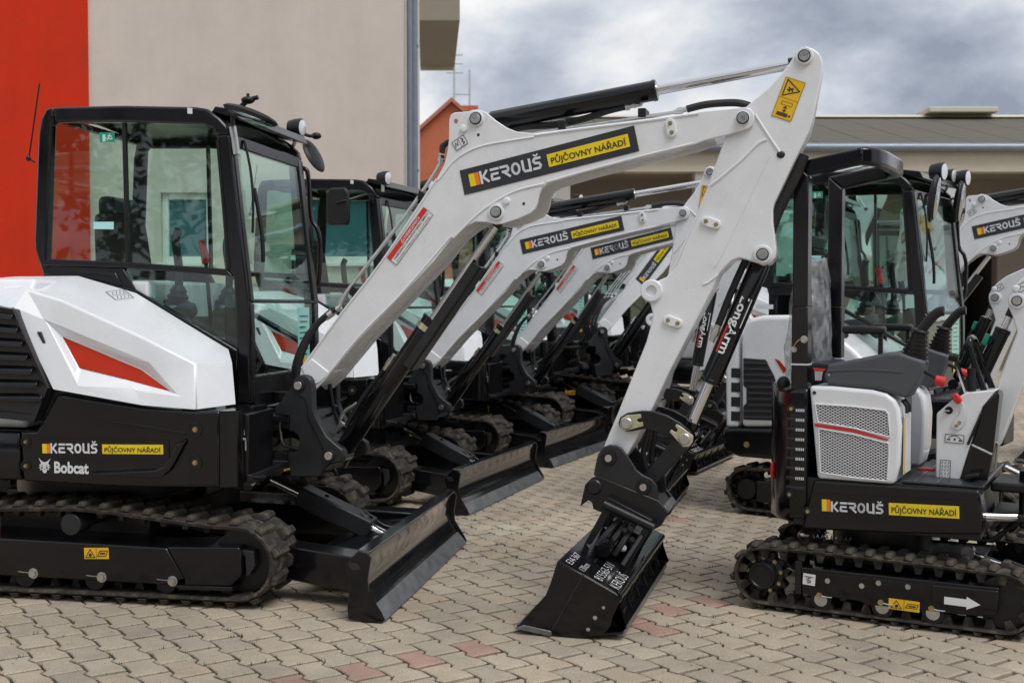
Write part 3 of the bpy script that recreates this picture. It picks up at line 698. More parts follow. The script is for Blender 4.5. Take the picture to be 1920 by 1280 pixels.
    bl = K.part('dozer_blade', MB().prism(prof, -hw + .016, hw - .016), BLADE, 'U', .003)
    K.sub(bl, 'cutting_edge', MB().prism([(1.756, -.001), (1.760, .010), (1.708, .071), (1.700, .066), (1.745, .0)], -hw + .018, hw - .018), WORN, .002)
    K.sub(bl, 'top_rail', MB().prism([(1.692, .292), (1.694, .304), (1.632, .308), (1.626, .29), (1.634, .25), (1.644, .25), (1.644, .29)], -hw + .019, hw - .019), BLADE, .006)
    sp = FU.xz([(661, 1043), (672, 1032), (690, 1036), (696, 1046), (690, 1085), (692, 1110), (716, 1150), (721, 1163), (715, 1169), (654, 1160), (652, 1140), (656, 1100), (648, 1060)], -hw)
    for s in (-1, 1):
        K.sub(bl, 'end_plate', MB().prism(sp, s * hw - .008, s * hw + .008), BLACK, .003)
        hole = FU.xz([(654, 1052), (672, 1055), (678, 1066), (664, 1068), (656, 1062)], -hw)
        K.sub(bl, 'lifting_hole', MB().prism(hole, s * hw - .0095, s * hw + .0095), S_BLK)
    for s in (-1, 1):
        m = MB().hexa([(.55, s * .30, .16), (.55, s * .42, .16), (.55, s * .42, .30), (.55, s * .30, .30)], [(1.645, s * .50, .06), (1.645, s * .66, .06), (1.645, s * .66, .225), (1.645, s * .50, .225)])
        K.part('blade_arm', m, BLACK, 'U', .008)
    m = MB().prism([(1.30, .16), (1.64, .12), (1.64, .22), (1.30, .21)], -.42, .42); K.part('blade_cross_member', m, BLACK, 'U', .008)
    # blade cylinder with cover
    a, b = Vector((.92, 0, .47)), Vector((1.55, 0, .19))
    q = MB(); q.cyl(a, b, .026, n=16); cy = K.part('blade_cylinder', q, CHROME, 'U')
    d = (b - a).normalized(); up = Vector((0, 1, 0)).cross(d).normalized() * -1
    if up.z < 0: up = -up
    c0, c1 = a + d * .17, a + d * .58
    s_ = Vector((0, .062, 0)); u_ = up * .05
    q = MB().hexa([c0 - s_ - u_, c0 + s_ - u_, c0 + s_ + u_, c0 - s_ + u_], [c1 - s_ - u_, c1 + s_ - u_, c1 + s_ + u_, c1 - s_ + u_]); K.sub(cy, 'cylinder_cover', q, CHAR, .012)
    for t_ in (.3, .55):
        q = MB(); bolt(q, a + d * t_ + up * .05, up, .011, .01); K.sub(cy, 'bolt', q, SATIN)
    q = MB(); q.box(1.44, 1.58, -.05, .05, .15, .22); K.sub(cy, 'clevis', q, SATIN, .01)
    for k in (-1, 1):
        q = MB(); q.tube([a + d * .5 + up * .06 + Vector((0, k * .03, 0)), Vector((1.50, k * .05, .245)), Vector((1.60, k * .09, .225)), Vector((1.5, k * .12, .235))], .005, 6, 4); K.sub(cy, 'grease_line', q, SATIN)

def machine_house(K):
    YS = -.78
    X = lambda pts, y=YS: FU.xz(pts, y)
    # side skirt with rounded front corner
    top = X([(38, 808), (68, 808), (107, 737), (160, 747), (267, 763), (367, 771), (412, 770)]); bot = X([(412, 913), (300, 913), (220, 911), (43, 901)])
    pr = top + bot; n = len(pr)
    m = MB()
    m.add([(x, YS, z) for x, z in pr] + [(x, -.42, z) for x, z in pr], [list(range(n)), list(range(2 * n - 1, n - 1, -1))] + [[i, i + n, (i + 1) % n + n, (i + 1) % n] for i in range(n)])
    sk = K.part('side_skirt', m, BLACK, 'U', .012)
    # corner: quarter round into the front panel
    z0, z1 = bot[0][1], top[-1][1]; xc = top[-1][0]; rings = []
    for i in range(7):
        a = R(90 * i / 6 * .8); rr = .085
        x, y = xc + rr * math.sin(a), YS + rr * (1 - math.cos(a)); rings.append([(x, y, z0), (x, y + .02, z0 - .012), (x, y + .3, z0), (x, y + .3, z1), (x, y, z1)])
    K.sub(sk, 'corner', MB().loft(rings), BLACK, 0)
    # sweeping crease in the skirt: raised blade-shaped rib
    q = Z2([(525, 1205), (880, 1185), (930, 1165), (970, 1110), (1000, 1040), (1052, 1022), (1000, 1120), (965, 1180), (920, 1215), (870, 1225)])
    g = X(q, YS - .002); K.sub(sk, 'side_rib', MB().loft([[(x, YS + .005, z + .004) for x, z in g], [(x, YS - .020, z - .016) for x, z in g]]), BLACK, .003)
    q = Z2([(545, 918), (800, 945), (1045, 990), (1045, 1003), (790, 962), (600, 930)]); K.sub(sk, 'side_rib', MB().prism(X(q), YS - .006, YS + .01), BLACK, .005)
    for px, py, r in ((49, 828, .012), (49, 873, .012), (366, 805, .016), (366, 867, .016)):
        p = FU.P(px, py, YS); m = MB(); m.lathe(p, (0, -1, 0), [(-.002, r * 2.1), (.004, r * 2.1), (.005, r * 1.8), (.0015, r * 1.7), (.0015, r)], 20); K.sub(sk, 'bolt_cup', m, BLKPL)
        m = MB(); bolt(m, p, (0, -1, 0), r * .58, .011); K.sub(sk, 'bolt', m, BRASS)
    # rear quarter and counterweight
    rz = X([(38, 808), (38, 901)]); xs = rz[0][0] - .006
    ring = lambda z, g: [(xs, YS + g, z), (-.45, YS + g, z), (-.75, YS + .10 + g, z), (-.92, -.45, z), (-.98 + g, 0, z), (-.92, .45, z), (-.75, -YS - .10 - g, z), (-.45, -YS - g, z), (.55, -YS - g, z), (.55, -.30, z), (xs, -.30, z)]
    cw = K.part('counterweight', MB().loft([ring(rz[1][1], .02), ring(rz[1][1] + .04, 0), ring(rz[0][1] - .02, 0), ring(rz[0][1], .015)]), BLACK, 'U', .01)
    # hood: facets through measured corners
    P = lambda zx, zy, y: FU.P(zx / 3, 480 + zy / 3, y)
    A = dict(g0=P(-330, 300, -.74), g1=P(80, 290, -.765), g2=P(300, 748, -.79), b1=P(800, 838, -.79), b2=P(1100, 862, -.775), b3=P(1325, 832, -.56),
             c0=P(-340, 190, -.66), c1=P(150, 186, -.70), c2=P(350, 250, -.715), c3=P(800, 455, -.715), c4=P(1100, 605, -.70), t0=P(-330, 150, -.50), t1=P(85, 115, -.42), t2=P(440, 112, -.315), t3=P(765, 208, -.312), t4=P(1285, 525, -.312), f1=P(1305, 600, -.45), gb=P(-330, 900, -.79))
    lo = [P(255, 362, -.735), P(360, 400, -.725), P(840, 600, -.725), P(1000, 775, -.76), P(760, 745, -.778), P(430, 700, -.782)]
    li = [P(349, 450, -.70), P(425, 482, -.70), P(800, 640, -.70), P(976, 769, -.735), P(700, 690, -.742), P(448, 628, -.742)]
    V = []; F = []
    def v(p): V.append(p); return len(V) - 1
    id_ = {k: v(q) for k, q in A.items()}; o = [v(q) for q in lo]; i_ = [v(q) for q in li]
    f = lambda *k: F.append([id_[q] if isinstance(q, str) else q for q in k])
    f('t0', 't1', 'c1', 'c0'); f('t1', 't2', 'c2', 'c1'); f('t2', 't3', 'c3', 'c2'); f('t3', 't4', 'c4', 'c3'); f('t4', 'f1', 'c4')
    f('c0', 'c1', 'g1', 'g0'); f('c1', o[0], 'g1'); f('c1', 'c2', o[1], o[0]); f('c2', 'c3', o[2], o[1]); f('c3', 'c4', 'b2', o[3], o[2])
    f('g1', o[0], o[5], 'g2'); f('g2', o[5], o[4], 'b1'); f('b1', o[4], o[3], 'b2')
    f('c4', 'f1', 'b3', 'b2')
    for k in range(6): F.append([o[k], o[(k + 1) % 6], i_[(k + 1) % 6], i_[k]])
    F.append([i_[k] for k in range(6)])
    hb = MB().add(V, F)
    hood = K.part('hood', hb, WHITE2, 'U', .045, 20)
    pn = [p + Vector((0, -.004, 0)) for p in li]; c = sum(pn, Vector()) / 6
    K.sub(hood, 'marker_panel', MB().add([c + (p - c) * .985 for p in pn], [list(range(6))]), ORANGE, recalc=False)
    q = [p + Vector((0, -.002, 0)) for p in li]; K.sub(hood, 'panel_gasket', MB().add([c + (p - c) * 1.006 for p in q], [list(range(6))]), S_BLK, recalc=False)
    q = Z2([(210, 425), (226, 425), (256, 488), (243, 491)]); K.sub(hood, 'latch_slot', MB().prism(FU.xz(q, -.772), -.775, -.76), S_BLK)
    # small printed sticker on the slope of the hood
    pa, pb, pc = A['t2'], A['t3'], A['c3']; nn = (pb - pa).cross(pc - pa).normalized()
    def on_slope(zx, zy):
        p0, p1 = P(zx, zy, -.3), P(zx, zy, -.8); dd = p1 - p0; return p0 + dd * ((pa - p0).dot(nn) / dd.dot(nn))
    a_, b_, d_ = on_slope(650, 248), on_slope(752, 236), on_slope(563, 207); nn = nn if nn.z > 0 else -nn
    ex = b_ - a_; W_ = ex.length; ex.normalize(); up = d_ - a_; up -= ex * up.dot(ex); H_ = up.length; up.normalize(); hs = Sheet(a_ + nn * .003, ex, up, nn)
    q = MB(); hs.stroke(q, [(0, 0), (W_, 0), (W_, H_), (0, H_)], .003, 0, True); hs.stroke(q, [(W_ * .1, H_ * .5), (W_ * .9, H_ * .5)], .003, 0)
    for u in (.2, .4, .6, .8): hs.stroke(q, [(W_ * u, H_ * .15), (W_ * u + .008, H_ * .35)], .003, 0); hs.stroke(q, [(W_ * u, H_ * .65), (W_ * u + .01, H_ * .85)], .003, 0)
    K.sub(hood, 'print', q, S_BLK, recalc=False)
    # top, rear and far side of the hood so that it is a closed body
    tz = A['t2'].z
    m = MB(); rg = lambda z, g: [(xs - .01, -.70 + g, z), (-.45, -.70 + g, z), (-.74, -.58 + g, z), (-.86, -.30, z), (-.90 + g, .1, z), (-.86, .45, z), (-.72, .68 - g, z), (-.45, .74 - g, z), (.40, .74 - g, z), (.40, -.28, z), (xs - .01, -.28, z)]
    m.loft([rg(rz[0][1] + .005, .0), rg(rz[0][1] + .25, -.03), rg(tz - .14, .0), rg(tz - .02, .09)])
    K.part('tail_hood', m, WHITE2, 'U', .02)
    # louvre
    gx = [(-40, 566), (0, 575), (27, 580), (50, 633), (93, 727), (67, 790), (0, 783), (-60, 775)]
    gp = FU.xz(gx, -.80); G = K.part('louvre', MB().prism(gp, -.795, -.74), S_BLK, 'U', .004)
    rim = MB(); n = len(gp); cx = sum(p[0] for p in gp) / n; cz = sum(p[1] for p in gp) / n
    inn = [(cx + (x - cx) * .86, cz + (z - cz) * .88) for x, z in gp]
    for k in range(n):
        j = (k + 1) % n; rim.hexa([(gp[k][0], -.815, gp[k][1]), (gp[j][0], -.815, gp[j][1]), (inn[j][0], -.808, inn[j][1]), (inn[k][0], -.808, inn[k][1])], [(gp[k][0], -.79, gp[k][1]), (gp[j][0], -.79, gp[j][1]), (inn[j][0], -.79, inn[j][1]), (inn[k][0], -.79, inn[k][1])])
    K.sub(G, 'louvre_rim', rim, BLKPL)
    for k in range(7):
        a = k / 7
        l = FU.P(-45, 590 + 186 * a, -.80); rr_ = FU.P(28 + 58 * min(1, a * 1.1), 598 + 178 * a, -.80); th = .016
        K.sub(G, 'slat', MB().hexa([(l.x, -.826, l.z - .006), (rr_.x, -.826, rr_.z - .006), (rr_.x, -.822, rr_.z + th), (l.x, -.822, l.z + th)], [(l.x, -.797, l.z + .020), (rr_.x, -.797, rr_.z + .020), (rr_.x, -.797, rr_.z + .034), (l.x, -.797, l.z + .034)]), CABBLK, .004)
    # floor, front wall under the windscreen, front clevis
    m = MB(); m.box(-.1, 1.10, -.70, .76, .565, .60); m.box(-.1, .95, -.30, .74, .60, .86); K.part('floor_frame', m, SATIN, 'U', .006)
    fp = FU.xz([(433, 770), (466, 776), (466, 905), (428, 912)], -.70)
    K.part('front_side_plate', MB().prism(fp, -.70, -.40), BLACK, 'U', .006)
    m = MB().prism([(.90, .565), (1.02, .565), (1.02, .875), (.90, .875)], -.40, .72); K.part('front_plate', m, BLACK, 'U', .01)
    C = FU.xz([(466, 776), (542, 779), (543, 791), (492, 791), (483, 797), (480, 806), (480, 846), (483, 856), (492, 863), (541, 863), (545, 877), (494, 881), (466, 888)], -.30)
    K.part('front_clevis', MB().prism(C, -.30, .05), SATIN, 'U', .006)
    m = MB(); a = FU.P(434, 822, -.70); m.cyl(a + Vector((0, -.012, 0)), a + Vector((.075, -.012, 0)), .006); m.cyl(a + Vector((.03, -.012, 0)), a + Vector((.05, -.012, 0)), .011); m.cyl(a + Vector((.072, -.012, 0)), a + Vector((.072, -.012, -.05)), .004)
    K.part('door_latch', m, STEEL, 'U')
    for px, py, w_, h_ in ((442, 816, 17, 13), (446, 887, 9, 22)):
        sh, W_, H_ = sheet_px(FU, -.70, (px, py), (px + w_, py - 1), (px, py - h_))
        sticker(K, 'U', 'small_sticker', sh, W_, H_, S_WHT, [(S_BLK, lambda a: [sh.stroke(a, [(W_ * .2, H_ * u), (W_ * .8, H_ * u)], H_ * .08, .0015) for u in (.3, .5, .7)])])
    m = MB(); a = FU.P(455, 895, -.62); m.tube([a + Vector((-.07, 0, 0)), a + Vector((-.02, -.05, .01)), a + Vector((.06, -.05, .01)), a + Vector((.09, .02, 0))], .014, 8, 4); K.part('step_loop', m, SATIN, 'U')
    sh, W_, H_ = sheet_px(FU, YS, (70, 858), (318, 860), (70, 823), .0035); hire_decal(K, 'U', 'hire_decal', sh, W_, H_, body=BLACK)
    # maker's lettering with the cat head
    sh, W_, H_ = sheet_px(FU, YS, (72, 888), (168, 891), (72, 856), .0035)
    a = MB(); sh.text(a, 'Bobcat', W_ * .32, H_ * .12, H_ * .66, 0, W_ * .67, .036); K.part('maker_lettering', a, S_SIL, 'U', recalc=False)
    a = MB(); e = [(0.02, .95), (.10, .62), (.03, .52), (.09, .46), (.02, .38), (.09, .34), (.05, .24), (.13, .25), (.15, .10), (.2, .06), (.25, .10), (.27, .26), (.34, .26), (.31, .36), (.38, .40), (.31, .46), (.37, .52), (.30, .62), (.38, .93), (.27, .74), (.20, .70), (.13, .74)]
    sh.poly(a, [(x * W_ * .66, y * H_) for x, y in e], 0); hd = K.part('maker_emblem', a, S_SIL, 'U', recalc=False)
    a = MB()
    for q in ([(.12, .56), (.18, .50), (.12, .50)], [(.28, .56), (.22, .50), (.28, .50)], [(.17, .34), (.23, .34), (.20, .28)], [(.11, .44), (.16, .42), (.13, .30), (.10, .36)], [(.29, .44), (.24, .42), (.27, .30), (.30, .36)]): sh.poly(a, [(x * W_ * .66, y * H_) for x, y in q], .0016)
    K.sub(hd, 'print', a, S_BLK, recalc=False)

YC = -.30
def cab(K):
    X = lambda pts, y=YC: FU.xz(pts, y)
    rear = X(Z1([(240, 1130), (195, 985), (190, 930), (212, 340), (228, 250), (255, 192), (300, 181), (300, 268), (287, 285), (262, 1040), (285, 1130)]))
    rail = X(Z1([(300, 181), (700, 173), (1100, 181), (1160, 191), (1235, 245), (1275, 290), (1290, 340), (1215, 340), (1190, 300), (1140, 280), (690, 265), (300, 268)]))
    fpil = X([(405, 253), (430, 253), (465, 560), (469, 757), (443, 757), (445, 658), (437, 518), (423, 503)])
    sill = X([(88, 485), (233, 491), (423, 504), (437, 518), (230, 502), (80, 498)])
    plate = X([(80, 498), (230, 502), (252, 543), (147, 518), (80, 518)])
    bord = X([(252, 542), (445, 656), (444, 700), (427, 656), (250, 552), (147, 518)])
    for s, y0, y1 in ((0, YC, YC + .055), (1, .665, .72)):
        p = K.part('cab_side_frame', MB().prism(rear, y0, y1), CABBLK, 'U', .012)
        K.sub(p, 'roof_rail', MB().prism(rail, y0 + .001, y1 + .001), CABBLK, .012); K.sub(p, 'front_pillar', MB().prism(fpil, y0 + .001, y1 + .001), CABBLK, .008); K.sub(p, 'waist_rail', MB().prism(sill, y0 - .002, y1), CABBLK, .005)
        K.sub(p, 'quarter_plate', MB().prism(plate, y0 + .003, y1), CABBLK, .005); K.sub(p, 'lower_rail', MB().prism(bord, y0 + .001, y1), CABBLK, .006)
        if s == 0:
            g = X(Z2([(445, 82), (650, 92), (690, 165), (672, 160), (632, 108), (470, 100)])); K.sub(p, 'quarter_grip', MB().prism(g, y0 - .006, y0 + .01), CABBLK, .004)
            st = X([(405, 262), (410, 262), (432, 505), (427, 505)]); K.sub(p, 'seal', MB().prism(st, y0 - .003, y0), BLKPL)
        yg = (y0 + y1) / 2
        for q, nm in (([(96, 229), (229, 228), (237, 490), (87, 486)], 'side_window'), ([(226, 228), (384, 233), (403, 250), (424, 505), (234, 492)], 'side_window'), ([(231, 501), (438, 517), (446, 658), (251, 543)], 'lower_side_window')):
            d = .008 if q[0][0] == 226 else 0
            K.part(nm, MB().prism(X(q), yg - .002 + d, yg + .003 + d), GLASS, 'U')
        dv = X([(225, 229), (231, 229), (238, 492), (232, 492)]); K.sub(p, 'divider', MB().prism(dv, yg - .012, yg + .014), BLKPL, .002)
    # roof
    rp = X(Z1([(255, 192), (300, 181), (700, 173), (1100, 181), (1160, 190), (1235, 243), (1235, 262), (1150, 215), (700, 205), (300, 212), (262, 225)]))
    rt = []
    for y, e in ((YC + .002, -.018), (YC + .10, .0), (.2, .02), (.55, .0), (.70, -.02)): rt.append([(x, y, z + e) for x, z in rp])
    K.part('roof', MB().loft(rt), CABBLK, 'U', .004)
    a = FU.P(387, 200, YC); m = MB().prism([(a.x, a.z - .02), (a.x + .02, a.z + .01), (a.x + .15, a.z - .012), (a.x + .17, a.z - .06)], YC + .05, .66); K.part('roof_visor', m, CABBLK, 'U', .006)
    # windscreen follows the front pillars
    ln = X([(430, 253), (437, 310), (449, 420), (466, 565)]); lo2 = X([(466, 569), (468, 640), (469, 712)])
    off = lambda L_, d0, d1: [(x + d0, z) for x, z in L_] + [(x + d1, z) for x, z in reversed(L_)]
    K.part('windscreen', MB().prism(off(ln, -.012, -.006), YC + .05, .668), GLASS2, 'U')
    K.part('lower_windscreen', MB().prism(off(lo2, -.012, -.006), YC + .05, .668), GLASS2, 'U')
    for L_ in (ln, lo2):
        for y in (YC + .045, .655): K.part('windscreen_frame', MB().prism(off(L_, -.016, .004), y - .022, y + .022), CABBLK, 'U', .005)
    h = lambda p, dz0, dz1, nm: K.part(nm, MB().prism([(p[0] - .03, p[1] + dz0), (p[0] + .006, p[1] + dz0), (p[0] + .002, p[1] + dz1), (p[0] - .03, p[1] + dz1)], YC + .05, .67), CABBLK, 'U', .006)
    h(ln[0], -.05, .012, 'windscreen_header'); h(ln[-1], -.008, .012, 'windscreen_rail')
    bb = lo2[-1]; K.part('front_panel', MB().prism([(bb[0] - .05, .87), (bb[0] + .004, .87), (bb[0], bb[1] + .01), (bb[0] - .05, bb[1] + .01)], YC + .056, .70), CABBLK, 'U', .006)
    K.part('edge_highlight', MB().prism([(bb[0] - .004, bb[1] + .011), (bb[0] + .008, bb[1] + .011), (bb[0] + .008, bb[1] + .018), (bb[0] - .004, bb[1] + .018)], YC + .056, .69), STEEL, 'U')  # bright steel strip stands in for the highlight along the panel's top edge
    w_ = K.part('warning_sticker', MB().box(bb[0] + .005, bb[0] + .0065, .36, .47, .96, 1.08), S_YEL2, 'U'); K.sub(w_, 'print', MB().add([(bb[0] + .0072, .385, .985), (bb[0] + .0072, .445, .985), (bb[0] + .0072, .415, 1.06)], [[0, 1, 2]]), S_BLK, recalc=False)
    # rear window and lower rear wall
    xr = rear[3][0]; z_ = rear[1][1]
    K.part('rear_window', MB().box(xr + .02, xr + .026, YC + .055, .665, z_ - .12, rear[4][1]), GLASS, 'U')
    K.part('rear_panel', MB().box(xr - .005, xr + .06, YC + .056, .664, .87, z_ - .12), CABBLK, 'U', .01)
    K.part('rear_header', MB().box(xr + .01, xr + .06, YC + .056, .664, rear[4][1], rear[5][1] - .02), CABBLK, 'U', .01)
    # seat, consoles and levers
    m = MB(); sx = -.225; m.loft([[(sx + .17 - .05 * t, .03 + .05 * t * t, 1.26 + .62 * t), (sx + .30 - .06 * t, .03 + .05 * t * t, 1.26 + .62 * t), (sx + .30 - .06 * t, .49 - .05 * t * t, 1.26 + .62 * t), (sx + .17 - .05 * t, .49 - .05 * t * t, 1.26 + .62 * t)] for t in (0, .25, .5, .75, .95)])
    s = K.part('seat', m, SEAT, 'U', .035); K.sub(s, 'seat_cushion', MB().box(.02, .50, .02, .48, 1.18, 1.30), SEATB, .035)
    K.sub(s, 'seat_base', MB().box(.04, .44, .08, .42, .861, 1.18), BLKPL, .02); K.sub(s, 'head_bolster', MB().box(sx + .13, sx + .22, .11, .41, 1.83, 1.94), SEATB, .03)
    K.sub(s, 'seat_label', MB().box(sx + .305, sx + .31, .14, .30, 1.40, 1.44), S_AQUA)
    for y in (-.10, .52):
        c = K.part('arm_console', MB().prism([(.06, 1.30), (.45, 1.34), (.53, 1.38), (.55, 1.32), (.43, 1.20), (.08, 1.18)], y - .07, y + .07), GREYPL, 'U', .02)
        m = MB(); m.lathe((.46, y, 1.36), (.1, 0, 1), [(0, .065), (.02, .068), (.03, .05), (.045, .055), (.06, .04), (.075, .043), (.1, .025)], 14); K.sub(c, 'lever_boot', m, BLKPL)
        m = MB(); m.tube([(.47, y, 1.45), (.472, y, 1.54), (.462, y, 1.62), (.455, y, 1.70), (.475, y - .005, 1.74)], .022, 8, 4); K.sub(c, 'lever_grip', m, BLKPL)
    c = K.part('travel_lever', MB().tube([(.52, .2, 1.10), (.48, .2, 1.58)], .011, 8, 1), BLKPL, 'U'); K.sub(c, 'knob', MB().tube([(.48, .2, 1.58), (.47, .2, 1.64), (.455, .2, 1.70)], .022, 8, 3), RED)
    c = K.part('travel_lever', MB().tube([(.62, .32, 1.10), (.60, .32, 1.50)], .011, 8, 1), BLKPL, 'U'); K.sub(c, 'knob', MB().tube([(.60, .32, 1.50), (.59, .32, 1.55), (.58, .32, 1.60)], .022, 8, 3), BLKPL)
    K.part('dash', MB().prism([(.76, .861), (.88, .861), (.86, 1.2), (.80, 1.42), (.76, 1.4)], -.22, -.08), BLKPL, 'U', .02)
    K.part('floor_mat', MB().box(.1, .88, YC + .07, .655, .861, .872), BLKPL, 'U')
    # notices
    def ntc(q, m_, nm):
        p = X(q, YC + .02); return K.part(nm, MB().prism(p, YC + .018, YC + .0195), m_, 'U')
    p = ntc(Z1([(560, 326), (645, 326), (645, 380), (562, 380)]), S_GRN, 'exit_sticker'); q = X(Z1([(566, 334), (582, 334), (583, 374), (567, 374)]), YC); K.sub(p, 'print', MB().prism(q, YC + .0165, YC + .018), S_AQUA)
    sh, W_, H_ = sheet_px(FU, YC + .0185, (190, 266), (214, 266), (190, 250), .001)
    a = MB(); sh.stroke(a, [(W_ * .18, H_ * .45), (W_ * .42, H_ * .45)], H_ * .1, 0); sh.stroke(a, [(W_ * .28, H_ * .62), (W_ * .15, H_ * .45), (W_ * .28, H_ * .28)], H_ * .1, 0)
    for q in ([(.62, .75), (.55, .45), (.72, .3), (.85, .42)], [(.55, .45), (.45, .2)], [(.5, .68), (.62, .72), (.8, .62)]): sh.stroke(a, [(x * W_, y * H_) for x, y in q], H_ * .13, 0)
    sh.rect(a, W_ * .6, H_ * .8, W_ * .68, H_ * .96, 0); K.sub(p, 'print', a, S_WHT, recalc=False)
    ntc(Z1([(527, 828), (640, 828), (640, 870), (527, 868)]), S_AQUA, 'paper_label')
    pn = lo2; nt = MB(); z0, z1 = lo2[-1][1] + .03, lo2[0][1] - .02; xg = lo2[1][0] - .014
    q = K.part('paper_notice', nt.hexa([(xg + .002, .40, z0), (xg + .002, .58, z0), (xg, .58, z1), (xg, .40, z1)], [(xg + .0035, .40, z0), (xg + .0035, .58, z0), (xg + .0015, .58, z1), (xg + .0015, .40, z1)]), S_AQUA, 'U')
    a = MB()
    for k in range(9): a.box(xg + .0044, xg + .005, .42, .56 - .02 * (k % 3), z1 - .05 - k * .03, z1 - .044 - k * .03)
    K.sub(q, 'print', a, S_BLK)
    K.part('roof_sticker', MB().prism(X(Z1([(1055, 187), (1083, 189), (1083, 222), (1056, 220)]), YC), YC - .003, YC - .0012), S_WHT, 'U')
    # lamp and mirrors, handrail, wiper, aerial
    lx = FU.P(553, 250, .70)
    def lamp(px, py, y, M=None):
        p = FU.P(px, py, y); m = MB(); m.lathe(p + Vector((-.05, 0, 0)), (1, -.12, -.05), [(0, .02), (.01, .04), (.05, .05), (.085, .052), (.09, .046)], 20); l = K.part('work_lamp', m, BLKPL, 'U')
        m = MB(); m.lathe(p + Vector((.035, -.011, -.004)), (1, -.12, -.05), [(0, .045), (.005, .044), (.009, .03), (.011, 0)], 20); K.sub(l, 'lens', m, LENS)
        m = MB(); m.tube([p + Vector((-.01, 0, -.045)), p + Vector((-.01, 0, -.08)), p + Vector((-.03, .01, -.11))], .011, 8, 2); K.sub(l, 'bracket', m, STEEL)
    lamp(556, 239, .70)
    h = [FU.P(a, b, .78) for a, b in Z1([(1685, 525), (1712, 530), (1733, 570), (1748, 800), (1785, 870), (1800, 960), (1795, 1140), (1770, 1190), (1700, 1200)])]
    K.part('hand_rail', MB().tube(h, .0135, 10, 4), CABBLK, 'U')
    wp = [FU.P(a, b, YC + .16) + Vector((.02, 0, 0)) for a, b in Z1([(1352, 370), (1385, 520), (1402, 700), (1400, 890)])]
    q = K.part('wiper', MB().tube(wp, .007, 6, 3), BLKPL, 'U'); w2 = [FU.P(a, b, YC + .18) + Vector((.03, 0, 0)) for a, b in Z1([(1398, 640), (1432, 830), (1446, 960), (1448, 1055)])]
    K.sub(q, 'wiper_arm', MB().tube(w2, .011, 6, 3), BLKPL)
    a = FU.P(66, 305, YC - .02); K.part('aerial', MB().tube([a, FU.P(53, 297, YC - .05), FU.P(55, 290, YC - .05), FU.P(74, 157, YC - .05)], .004, 6, 1).ellip(FU.P(53, 297, YC - .05), .012, .012, .016), BLKPL, 'U')
def mirrors_front(K):
    """front machine: mirrors folded nearly flat"""
    c = FU.P(470, 216, -.46); Mx = Matrix.Rotation(R(19), 3, 'Y') @ Matrix.Rotation(R(-9), 3, 'X')
    m = MB(); m.ellip(c, .14, .09, .026, 24, 8, Mx); p = K.part('mirror', m, BLKPL, 'U')
    m = MB(); m.ellip(c + Mx @ Vector((.01, 0, -.016)), .12, .072, .013, 24, 6, Mx); K.sub(p, 'mirror_glass', m, MIRROR)
    m = MB(); t = FU.P(465, 188, -.44); m.ellip(t, .032, .03, .018); m.tube([t, t + Vector((.05, 0, .012))], .011, 8, 1); m.tube([t, t + Vector((0, 0, .03))], .008, 8, 1); m.tube([FU.P(437, 235, -.30), FU.P(438, 215, -.32), t], .012, 8, 3); K.sub(p, 'mirror_arm', m, BLKPL)
    c = FU.P(588, 292, .86); Mx = Matrix.Rotation(R(62), 3, 'Y') @ Matrix.Rotation(R(15), 3, 'X')
    m = MB(); m.ellip(c, .11, .075, .02, 24, 8, Mx); p = K.part('mirror', m, BLKPL, 'U')
    m = MB(); t = FU.P(593, 255, .86); m.tube([FU.P(566, 250, .72), FU.P(580, 255, .8), t], .010, 8, 3); m.ellip(t, .03, .03, .02); K.sub(p, 'mirror_arm', m, BLKPL)
    m = MB(); q = [FU.P(x, y, YC + .02) for x, y in ((436, 238), (440, 262), (444, 290))]; m.tube(q, .018, 8, 3); K.part('pillar_bracket', m, STEEL, 'U')
def mirrors_row(K):
    """machines behind: upright black mirror on a stay"""
    m = MB(); c = Vector((.62, -.50, 2.10)); pts = [(-.075, -.13), (.075, -.13), (.09, -.10), (.09, .10), (.06, .14), (-.06, .14), (-.09, .10), (-.09, -.10)]
    m.prism([(c.x + x, c.z + z) for x, z in pts], c.y - .015, c.y + .025); p = K.part('mirror', m, BLKPL, 'U', .014)
    K.sub(p, 'mirror_arm', MB().tube([c + Vector((0, -.02, .03)), c + Vector((.08, .0, .05)), Vector((.80, -.34, 2.20)), Vector((.80, -.28, 2.12))], .010, 8, 4), BLKPL)
    p = FU.P(440, 225, YC); lam = MB(); lam.lathe(p + Vector((-.02, 0, .07)), (1, -.12, -.05), [(0, .02), (.01, .04), (.05, .05), (.085, .052), (.09, .046)], 20); l = K.part('work_lamp', lam, BLKPL, 'U')
    m = MB(); m.lathe(p + Vector((.065, -.011, .066)), (1, -.12, -.05), [(0, .045), (.005, .044), (.009, .03), (.011, 0)], 20); K.sub(l, 'lens', m, LENS)
    K.sub(l, 'bracket', MB().tube([p + Vector((.02, 0, .03)), p + Vector((.02, 0, -.03))], .011, 8, 1), STEEL)

